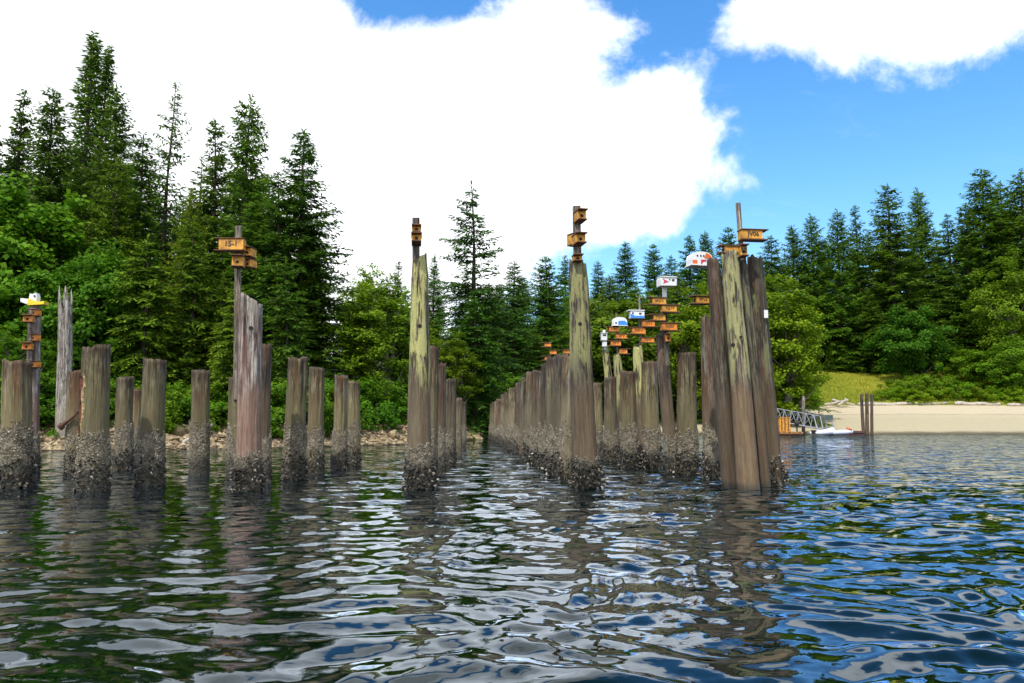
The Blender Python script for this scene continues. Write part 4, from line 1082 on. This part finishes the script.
tree_px('alder', 378, 272, 54, 'light green rounded tree left of the tall lichened piling', None, (1.2, 1.05, 0.9), 1.35, 0)
tree_px('young', 352, 300, 53, 'soft yellow green young conifer at the right foot of the layered one', None, (2.0, 1.8, 0.8), 1.3)
tree_px('young', 405, 290, 56, 'grey green young conifer behind the tall lichened piling', None, (1.8, 1.8, 1.0), 1.3)
tree_px('alder', 366, 262, 66, 'bright yellow green leafy tree glimpsed in the gap beside the layered conifer', None, LIME, 1.0, 0)
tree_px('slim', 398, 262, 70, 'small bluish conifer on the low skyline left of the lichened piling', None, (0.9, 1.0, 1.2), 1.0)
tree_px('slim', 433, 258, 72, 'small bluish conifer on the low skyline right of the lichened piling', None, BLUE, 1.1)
tree_px('alder', 452, 330, 60, 'light green leafy tree right of the tall lichened piling', None, (1.15, 1.0, 0.8), 1.3, 0)
tree_px('cedar', 432, 315, 63, 'olive drooping cedar right of the tall lichened piling', None, (1.6, 1.35, 0.75), 1.05, 0)
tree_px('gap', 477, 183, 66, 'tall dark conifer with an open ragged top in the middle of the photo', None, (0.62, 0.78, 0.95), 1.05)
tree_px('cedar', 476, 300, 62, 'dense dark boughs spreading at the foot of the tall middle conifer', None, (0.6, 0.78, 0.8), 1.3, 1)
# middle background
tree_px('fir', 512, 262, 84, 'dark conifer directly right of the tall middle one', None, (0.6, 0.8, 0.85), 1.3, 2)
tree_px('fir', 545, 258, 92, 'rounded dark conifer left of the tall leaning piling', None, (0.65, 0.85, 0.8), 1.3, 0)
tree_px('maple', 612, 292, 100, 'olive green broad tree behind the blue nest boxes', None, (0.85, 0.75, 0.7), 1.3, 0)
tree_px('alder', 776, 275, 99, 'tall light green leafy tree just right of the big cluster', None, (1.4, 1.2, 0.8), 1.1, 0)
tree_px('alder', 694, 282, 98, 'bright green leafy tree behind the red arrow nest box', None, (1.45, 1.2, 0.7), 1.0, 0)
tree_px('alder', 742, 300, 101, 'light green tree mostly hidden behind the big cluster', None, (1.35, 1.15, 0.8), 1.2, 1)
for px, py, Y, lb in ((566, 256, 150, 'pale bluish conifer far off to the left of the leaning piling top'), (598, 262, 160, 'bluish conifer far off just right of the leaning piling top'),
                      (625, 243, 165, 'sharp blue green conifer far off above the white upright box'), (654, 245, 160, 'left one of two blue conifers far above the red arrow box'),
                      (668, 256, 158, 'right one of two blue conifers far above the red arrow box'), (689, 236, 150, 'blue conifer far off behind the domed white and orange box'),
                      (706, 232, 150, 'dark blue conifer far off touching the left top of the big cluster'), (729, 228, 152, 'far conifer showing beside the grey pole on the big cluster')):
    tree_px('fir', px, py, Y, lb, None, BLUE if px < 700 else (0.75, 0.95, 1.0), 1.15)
# the right hand skyline
for px, py, Y, wd_, lb in ((770, 236, 132, 1.0, 'first skyline conifer right of the big cluster'), (791, 226, 135, 0.9, 'slim skyline conifer second right of the big cluster'), (812, 216, 134, 0.85, 'pointed skyline conifer third right of the big cluster'),
                      (834, 212, 133, 0.85, 'dark skyline conifer left of the thin topped one'), (858, 206, 136, 0.7, 'thin topped conifer left of the layered pair'), (888, 185, 132, 0.95, 'layered dark conifer, left of the pair on the right skyline'),
                      (918, 191, 138, 0.85, 'layered dark conifer, right of the pair on the right skyline'), (946, 216, 134, 0.9, 'lower conifer in the dip right of the layered pair'), (979, 171, 128, 0.95, 'tallest conifer at the right of the photo'),
                      (962, 205, 127, 0.9, 'conifer leaning on the left side of the tallest right hand tree'), (999, 182, 131, 0.9, 'conifer close to the right of the tallest right hand tree'), (1017, 174, 126, 0.95, 'tall dark conifer at the right edge of the photo'), (1050, 170, 128, 1.0, 'conifer just outside the right edge')):
    tree_px('fir' if wd_ > 0.8 else 'slim', px, py, Y + 10, lb, None, (0.95, 1.05, 0.8), wd_ * 1.3)
# the edge of the wood on the right
tree_px('maple', 908, 304, 128, 'round dark green maple standing above the ivy bank on the right', None, (0.5, 0.72, 0.8), 1.05, 0)
tree_px('alder', 1003, 258, 127, 'tall yellow green leafy tree with pale stems at the right edge', None, (1.0, 0.95, 0.8), 1.0, 0)
tree_px('maple', 1005, 338, 121, 'spreading olive green tree with dark shade beneath at the right edge', None, (0.95, 0.95, 0.8), 1.25, 1)
tree_px('maple', 958, 346, 126, 'bright green low tree between the round maple and the right edge', None, (1.1, 1.2, 0.8), 1.1, 0)
tree_px('alder', 800, 330, 138, 'soft green leafy tree at the left end of the grassy bank', None, (0.7, 0.85, 0.8), 1.2, 1)
tree_px('alder', 845, 345, 140, 'small pale green tree behind the yellow grass', None, (0.8, 0.95, 0.8), 1.2, 0)
# the crowded wood between and behind them
ENV_X = [-120, -60, 0, 60, 100, 150, 200, 250, 310, 350, 400, 440, 480, 530, 600, 640, 720, 770, 850, 890, 950, 985, 1100, 1300]
ENV_Y = [120, 120, 135, 128, 130, 170, 185, 150, 190, 285, 292, 290, 280, 272, 275, 270, 262, 250, 232, 222, 232, 205, 195, 200]
frng = random.Random(5)
def fill(kind, px, Y, lo, hi, label, group, tint, wide=1.0):
    e = float(np.interp(px, ENV_X, ENV_Y)) + frng.uniform(lo, hi)
    p = at(px, e, Y)
    h = p.z - gz(p.x, Y)
    if h < 4: return
    tree(kind, p.x, Y, h, label, group, tint, wide)
def jit(t, a=0.15): return tuple(q * frng.uniform(1 - a, 1 + a) for q in t)
for Y, stp, lo, hi in ((47, 62, 90, 150), (55, 52, 30, 95), (66, 50, 8, 50), (80, 55, 5, 30)):
    px = -110 + frng.uniform(0, 30)
    while px < 335:
        fill(frng.choice(['fir', 'fir', 'slim', 'cedar'] if Y < 60 else ['fir', 'slim', 'fir']), px, Y + frng.uniform(-3, 3), lo, hi,
             'green conifer filling the crowded wood behind the left shore', 'conifers crowding the wood behind the left shore', jit((0.9, 1.0, 0.8)), frng.uniform(1.1, 1.5))
        px += stp * frng.uniform(0.7, 1.3)
for Y, stp, lo, hi in ((86, 38, 45, 90), (104, 34, 20, 70), (124, 32, 5, 40), (146, 32, 0, 20)):
    px = 335 + frng.uniform(0, 30)
    while px < 765:
        sy = np.interp((px - CX) * Y / F, SX, SY)
        if Y > sy + 6:
            k_ = frng.choice(['fir', 'fir', 'slim', 'maple', 'fir'])
            if k_ == 'maple': fill(k_, px, Y + frng.uniform(-3, 3), max(lo, 40), hi + 20, 'leafy tree filling the wood behind the rows of pilings', 'leafy trees in the wood behind the rows of pilings', jit((0.62, 0.72, 0.7)), 1.0)
            else: fill(k_, px, Y + frng.uniform(-3, 3), lo, hi, 'dark conifer filling the wood behind the rows of pilings', 'conifers in the wood behind the rows of pilings', jit((1.15, 1.2, 0.8)), frng.uniform(1.35, 1.9))
        px += stp * frng.uniform(0.7, 1.3)
for Y, stp, lo, hi in ((139, 33, 60, 110), (147, 30, 18, 70), (160, 30, 5, 40), (180, 32, 0, 18)):
    px = 760 + frng.uniform(0, 30)
    while px < 1120:
        fill(frng.choice(['fir', 'slim', 'fir']), px, Y + frng.uniform(-3, 3), lo, hi, 'dark conifer filling the wood above the beach', 'conifers in the wood above the beach', jit((1.0, 1.1, 0.8)), frng.uniform(1.2, 1.7))
        px += stp * frng.uniform(0.7, 1.3)
# bushes along both shores
for i in range(26):
    px = -40 + i * 21 + frng.uniform(-10, 10)
    if px > 470: break
    sy = float(np.interp((px - CX) * 40 / F, SX, SY))
    Y = sy + frng.uniform(4.6, 8)
    x = (px - CX) * Y / F
    tree('bush', x, Y, frng.uniform(1.4, 2.6), 'low green bush at the top of the rocky left shore', 'bushes at the top of the rocky left shore', jit((0.7, 0.9, 0.7)), 1.1)
for px, Y, h in ((470, 70, 2.5), (500, 80, 3), (530, 90, 3.2), (560, 97, 3), (590, 101, 3), (620, 104, 3), (650, 106, 3.4), (680, 108, 3.2), (710, 110, 3.4), (740, 112, 3.4)):
    tree('bush', (px - CX) * Y / F, Y, h, 'green bush on the bank behind the rows of pilings', 'bushes on the bank behind the rows of pilings', jit((0.8, 0.95, 0.7)), 1.2)
for px, Y, h in ((778, 117, 4.2), (888, 118.5, 2.2), (905, 120, 2.8), (922, 121, 3.0), (940, 121, 3.0), (957, 119.5, 2.6), (972, 118.5, 2.0), (914, 118, 1.8), (935, 118, 1.8), (1010, 118.5, 2.2), (1030, 118, 2.6), (985, 121, 2.4)):
    tree('bush', (px - CX) * Y / F, Y, h, 'bramble mound on the bank above the beach', 'bramble mounds on the bank above the beach', jit((1.15, 1.1, 0.7)), 1.15)

# grass on the sunny bank: nobody could count it
def grass_patch():
    rng = np.random.default_rng(8)
    n = 120000
    x = rng.uniform(34, 80, n); y = rng.uniform(116.2, 140, n)
    clear = rng.random(n) < 0.35 + 0.65 * (np.sin(x * 0.6) * np.sin(y * 0.9 + x * 0.2) > -0.4)
    x, y = x[clear], y[clear]; n = len(x)
    c = np.stack([x, y, ground(x, y) - 0.02], -1)
    d = norm(rng.normal(0, 0.35, (n, 3)) + np.array([0, 0, 1.0])); sd_ = norm(np.cross(d, rng.normal(0, 1, (n, 3))))
    V = kite(c, d, sd_, rng.uniform(0.25, 0.7, n), rng.uniform(0.03, 0.07, n))
    o = link('grass', npmesh('grass', V.reshape(-1, 3), [np.arange(4 * n).reshape(n, 4)], leafmat('bank_grass', (0.24, 0.34, 0.03), (0.48, 0.47, 0.05), (0.58, 0.52, 0.07), 0.3), False, {'rnd': np.clip(0.5 + 0.4 * np.sin(x * 0.35) + rng.normal(0, 0.2, n), 0, 1), 'tip': rng.random(n)}))
    tag(o, 'yellow green grass on the bank above the beach', 'grass', kind='stuff')
grass_patch()

# ------------------------------------------------------------------ rocks and logs on the left shore
def rock_mesh(seed, n=14, m=9):
    rng = np.random.default_rng(seed)
    th = np.linspace(0, 2 * math.pi, n, endpoint=False); ph = np.linspace(-1.45, 1.45, m)
    T, P = np.meshgrid(th, ph)
    r = np.ones_like(T)
    N_ = norm(rng.normal(0, 1, (9, 3)))
    U = np.stack([np.cos(P) * np.cos(T), np.cos(P) * np.sin(T), np.sin(P)], -1)
    for k in N_:       # chop facets off a ball
        d = U @ k; lim = rng.uniform(0.55, 0.85)
        r = np.where(d * r > lim, lim / np.maximum(d, 0.1), r)
    r = r * (1 + 0.04 * rng.normal(0, 1, r.shape))
    V = (U * r[..., None] * np.array([1, 0.8, 0.62])).reshape(-1, 3)
    i = np.arange(m - 1)[:, None] * n + np.arange(n)[None, :]; j = np.arange(m - 1)[:, None] * n + ((np.arange(n) + 1) % n)[None, :]
    Q = np.stack([i, j, j + n, i + n], -1).reshape(-1, 4)
    return npmesh('boulder', V, [Q, np.arange(n)[::-1][None, :], (np.arange(n) + (m - 1) * n)[None, :]], M['rock'], False)
ROCK = [rock_mesh(s) for s in range(31, 37)]
rrng = random.Random(9)
def boulder(px, Y, size, label, group='boulders along the rocky left shore'):
    x = (px - CX) * Y / F
    o = link('boulder', rrng.choice(ROCK)); o.location = (x, Y, gz(x, Y) + size * 0.25)
    o.scale = (size * rrng.uniform(0.8, 1.4), size * rrng.uniform(0.8, 1.3), size * rrng.uniform(0.8, 1.2)); o.rotation_euler = (rrng.gauss(0, 0.2), rrng.gauss(0, 0.2), rrng.random() * 6.28)
    return tag(o, label, 'boulder', group)
boulder(168, 36.6, 0.62, 'big yellowish boulder seen between the straight olive piling and the lone one', None)
boulder(180, 38.0, 0.50, 'rounded pale boulder lying on top behind the big yellowish one', None)
boulder(38, 35.3, 0.55, 'dark angular boulder right of the slim grey violet piling', None)
for i in range(70):
    px = rrng.uniform(-40, 480)
    sy = float(np.interp((px - CX) * 40 / F, SX, SY)); sy = float(np.interp((px - CX) * sy / F, SX, SY))
    boulder(px, sy + rrng.uniform(0.4, 6.0), rrng.uniform(0.14, 0.42) * (0.7 + sy / 70), 'tan boulder among the rubble of the left shore')
def rubble():
    rng = np.random.default_rng(3)
    base = np.array([[0, 0, 1], [1, 0, 0], [0, 1, 0], [-1, 0, 0], [0, -1, 0], [0, 0, -1]], float)
    tri = np.array([[0, 1, 2], [0, 2, 3], [0, 3, 4], [0, 4, 1], [5, 2, 1], [5, 3, 2], [5, 4, 3], [5, 1, 4]])
    n = 5200
    px = rng.uniform(-120, 495, n); Y0 = 40.0
    x = (px - CX) * 42 / F
    for _ in range(3): sy = np.interp(x, SX, SY); x = (px - CX) * sy / F
    y = sy + rng.random(n) ** 1.2 * 7.0
    x = (px - CX) * y / F
    s = rng.uniform(0.05, 0.17, n) * (0.6 + y / 80)
    c = np.stack([x, y, ground(x, y) + s * 0.2], -1)
    ra = rng.random(n) * 6.28
    B = base[None] * (1 + rng.normal(0, 0.22, (n, 6, 3))) * np.stack([s * 1.3, s, s * 0.7], -1)[:, None, :]
    X = B[..., 0] * np.cos(ra)[:, None] - B[..., 1] * np.sin(ra)[:, None]; Y_ = B[..., 0] * np.sin(ra)[:, None] + B[..., 1] * np.cos(ra)[:, None]
    V = np.stack([X, Y_, B[..., 2]], -1) + c[:, None, :]
    T = ((np.arange(n) * 6)[:, None, None] + tri[None]).reshape(-1, 3)
    mt, nn, p, out = newmat('shore_rubble')
    a = nn.new('ShaderNodeAttribute', attribute_name='rnd')
    nn.link(nn.ramp(a.outputs['Fac'], [(0.0, (0.06, 0.042, 0.022)), (0.5, (0.19, 0.135, 0.07)), (1.0, (0.42, 0.32, 0.18))]), p.inputs['Base Color']); p.inputs['Roughness'].default_value = 0.95
    tag(link('rubble', npmesh('rubble', V.reshape(-1, 3), [T], mt, False, {'rnd': np.repeat(rng.random(n), 8)})), 'tan stones covering the left shore', 'stones', kind='stuff')
rubble()
def log(px0, py0, Y0, px1, py1, Y1, r, label, group=None, mat='log'):
    a, b = at(px0, py0, Y0), at(px1, py1, Y1)
    a.z = max(a.z, gz(a.x, a.y) + r * 0.5); b.z = max(b.z, gz(b.x, b.y) + r * 0.5)
    n = 8
    pts = [a.lerp(b, i / n) + Vector((0, 0, 0.25 * r * math.sin(i * 1.7))) for i in range(n + 1)]
    o = MB().tube(pts, [r * (1 - 0.35 * i / n) for i in range(n + 1)], 9).build('driftwood_log', M[mat], None, True)
    return tag(o, label, 'log', group)
log(466, 424, 66, 498, 441, 62, 0.24, 'dark fallen log sloping to the water at the far end of the open channel', mat='bark')
log(182, 446, 36, 212, 425, 38, 0.09, 'thin grey branch slanting on the shore beside the lone piling')
log(100, 401, 38.5, 150, 402, 38.5, 0.07, 'thin dark pole lying level on the bank between the left pilings', mat='bark')
# ------------------------------------------------------------------ the beach: drift logs along its top
log(858, 405.2, 116, 948, 405.8, 116.5, 0.30, 'long pale drift log along the top of the beach, left one')
log(955, 406.3, 116, 1000, 407, 116, 0.32, 'pale drift log along the top of the beach, right one')
log(1008, 407.5, 115.5, 1060, 407, 116, 0.26, 'pale drift log running out of the photo at the right edge')
for i, (a_, b_) in enumerate((((825, 405, 114), (848, 400, 115)), ((832, 400, 115.3), (855, 405, 114)), ((838, 406, 113.6), (846, 399, 114.3)))):
    log(*a_, *b_, 0.2, ['bleached drift log lying lowest in the small heap behind the dinghies', 'bleached drift log crossing the small heap behind the dinghies', 'stubby white log end in front of the small heap behind the dinghies'][i])
# ------------------------------------------------------------------ floating dock, gangway and dinghies
YD = 78.0
kD = YD / F
def dx(px): return (px - CX) * kD
o = thing('floating_dock', 'orange brown floating dock partly hidden by the big cluster', 'dock', (dx(778), YD, 0))
MB().box((0, 0, 0.24), (52 * kD * 0.72, 2.6, 0.22)).build('deck', M['dock'], o, bevel=0.02)
MB().box((0, 0, 0.03), (52 * kD * 0.68, 2.3, 0.2)).build('float', M['dock_dark'], o)
for i in range(4):
    MB().box((-1.5 + i * 1.0, -1.32, 0.2), (0.12, 0.06, 0.3)).build('fender', M['dock_dark'], o)
o = thing('dock_locker', 'yellow orange slatted locker standing on the floating dock', 'locker', (dx(783), YD + 0.2, 0.35))
wd_, h_ = 11 * kD, 14 * kD
MB().box((0, 0, h_ / 2), (wd_, 0.7, h_)).build('body', M['orange'], o, bevel=0.02)
for i in range(3):
    MB().box((-wd_ * 0.3 + i * wd_ * 0.3, -0.36, h_ * 0.5), (wd_ * 0.10, 0.03, h_ * 0.9)).build('slat', M['roofwood'], o)
MB().box((0, 0, h_ + 0.02), (wd_ + 0.1, 0.8, 0.05)).build('lid', M['orange'], o)
o = thing('outboard_motor', 'small dark outboard motor on its stand at the edge of the floating dock', 'motor', (dx(792), YD - 0.9, 0.35))
MB().tube([(0, 0, 0.55), (0, 0, 0.75), (0, 0, 1.05), (0, 0, 1.15)], [0.12, 0.24, 0.22, 0.08], 10).build('cowl', M['black'], o, True)
MB().tube([(0, 0, 0.0), (0, 0, 0.6)], [0.07, 0.09], 8).build('leg', M['black'], o)
MB().box((0.18, 0, 0.5), (0.35, 0.06, 0.06)).build('tiller', M['black'], o)
o = thing('floating_dock', 'low dark red floating dock behind the inflatable dinghies', 'dock', (dx(848), YD + 1.6, 0))
MB().box((0, 0, 0.32), (36 * kD, 2.0, 0.22)).build('deck', M['dock_dark'], o, bevel=0.02)
MB().box((0, 0, 0.06), (34 * kD, 1.8, 0.3)).build('float', M['dock_dark'], o)
# gangway: two truss sides and a deck sloping down to the dock
YG = YD + 1.2
ga = at(752, 416, YG + 6); gb = at(820, 429, YG)
gv = gb - ga; gl = gv.length
qg = Vector((1, 0, 0)).rotation_difference(gv.normalized())
o = thing('gangway', 'white metal gangway with truss railings sloping down behind the big cluster', 'gangway', ga, qg)
for sy_ in (-0.6, 0.6):
    m_ = MB(); n_ = 9; hh_ = 1.25
    m_.tube([(0, sy_, 0), (gl, sy_, 0)], [0.045, 0.045], 6); m_.tube([(0, sy_, hh_), (gl * 0.93, sy_, hh_)], [0.04, 0.04], 6)
    m_.tube([(gl * 0.93, sy_, hh_), (gl, sy_, 0)], [0.05, 0.05], 6)
    for i in range(n_):
        x0, x1 = gl * 0.93 * i / n_, gl * 0.93 * (i + 1) / n_
        m_.tube([(x0, sy_, 0), (x0, sy_, hh_)], [0.03, 0.03], 5)
        m_.tube([(x0, sy_, 0 if i % 2 else hh_), (x1, sy_, hh_ if i % 2 else 0)], [0.028, 0.028], 5)
    m_.build('truss_railing', M['metal'], o)
MB().box((gl / 2, 0, -0.03), (gl, 1.1, 0.07)).build('deck', M['metal'], o)
# inflatable dinghies
def dinghy(px, Y, ln, yaw, label, tilt):
    o = thing('inflatable_dinghy', label, 'dinghy', (dx(px) * Y / YD, Y, 0.05), Quaternion((0, 0, 1), yaw) @ Quaternion((0, 1, 0), tilt))
    r = 0.24; w2 = 0.55
    pts = [(-ln / 2, -w2, r), (ln * 0.2, -w2, r), (ln * 0.38, -w2 * 0.75, r + 0.08), (ln * 0.5, 0, r + 0.2), (ln * 0.38, w2 * 0.75, r + 0.08), (ln * 0.2, w2, r), (-ln / 2, w2, r)]
    fine = []
    for i in range(len(pts) - 1):
        for q in range(4): fine.append(Vector(pts[i]).lerp(Vector(pts[i + 1]), q / 4))
    fine.append(Vector(pts[-1]))
    rr = [r] * len(fine); rr[0] = rr[-1] = 0.12
    MB().tube(fine, rr, 12).build('tube', M['hypalon'], o, True)
    MB().box((-ln * 0.06, 0, 0.12), (ln * 0.8, w2 * 1.7, 0.05)).build('floor', M['metal'], o)
    MB().box((-ln * 0.44, 0, 0.3), (0.06, w2 * 1.8, 0.42)).build('transom', M['black'], o)
    MB().box((-ln * 0.05, 0, 0.42), (0.28, w2 * 1.9, 0.04)).build('seat', M['white'], o)
    return o
dinghy(821, YD - 0.4, 2.1, 0.15, 'pale inflatable dinghy tied at the end of the orange brown dock, left one', -0.06)
o = dinghy(838, YD - 0.6, 2.2, 2.6, 'pale inflatable dinghy with a red fuel can, right one of the two', 0.05)
o = tag(MB().box((0, 0, 0.16), (0.34, 0.25, 0.32)).tube([(0, 0, 0.32), (0, 0, 0.38)], [0.05, 0.05], 8).build('fuel_can', M['orangered'], None, bevel=0.01), 'red fuel can in the right hand inflatable dinghy', 'fuel can')
o.location = (dx(841), YD - 1.2, 0.42)
# notice board on two legs
o = thing('notice_board', 'dark green notice board on two thin legs above the dinghies', 'sign', (dx(833.5), YD + 1.4, 0.43))
MB().box((0, 0, 17 * kD - 0.35), (7.2 * kD, 0.05, 5 * kD)).build('panel', M['green_board'], o)
for sx_ in (-1, 1):
    MB().tube([(sx_ * 3.2 * kD, 0.03, 0), (sx_ * 3.2 * kD, 0.03, 16 * kD)], [0.035, 0.035], 6).build('leg', M['metal'], o)
# mooring piles beyond the dinghies and a post behind the gangway
for px, tx, ty, wd_, lb in ((863.5, 861.5, 394, 3.5, 'dark red mooring pile, left of the three by the beach'), (867.5, 866.5, 393, 3.9, 'dark red mooring pile, middle and tallest of the three by the beach'), (872, 871.5, 394.5, 3.3, 'brownish mooring pile, right of the three by the beach')):
    piling(lb, (px, 0), (tx, ty), wd_, wd_ * 0.85, 'wood_dark', crust=0, oy='', depth=80.0, group='mooring piles by the beach')
a = at(803, 426, 92); b = at(803.5, 396, 92); a.z = gz(a.x, a.y) - 0.2
tag(MB().tube([a, a.lerp(b, 0.5), b], [0.2, 0.19, 0.17], 10).build('wooden_post', M['post'], None, True), 'upright tan post on the beach behind the gangway', 'post')
# check the labels
seen = {}
for ob in S.objects:
    if ob.parent is None and 'label' in ob:
        seen.setdefault(ob['label'], []).append(ob)
        nw = len(ob['label'].split())
        if nw > 16 or nw < 4: print('LABEL LENGTH', nw, ob['label'])
for lb, obs in seen.items():
    if len(obs) > 1 and any('group' not in q for q in obs): print('LABEL REPEATED', lb)
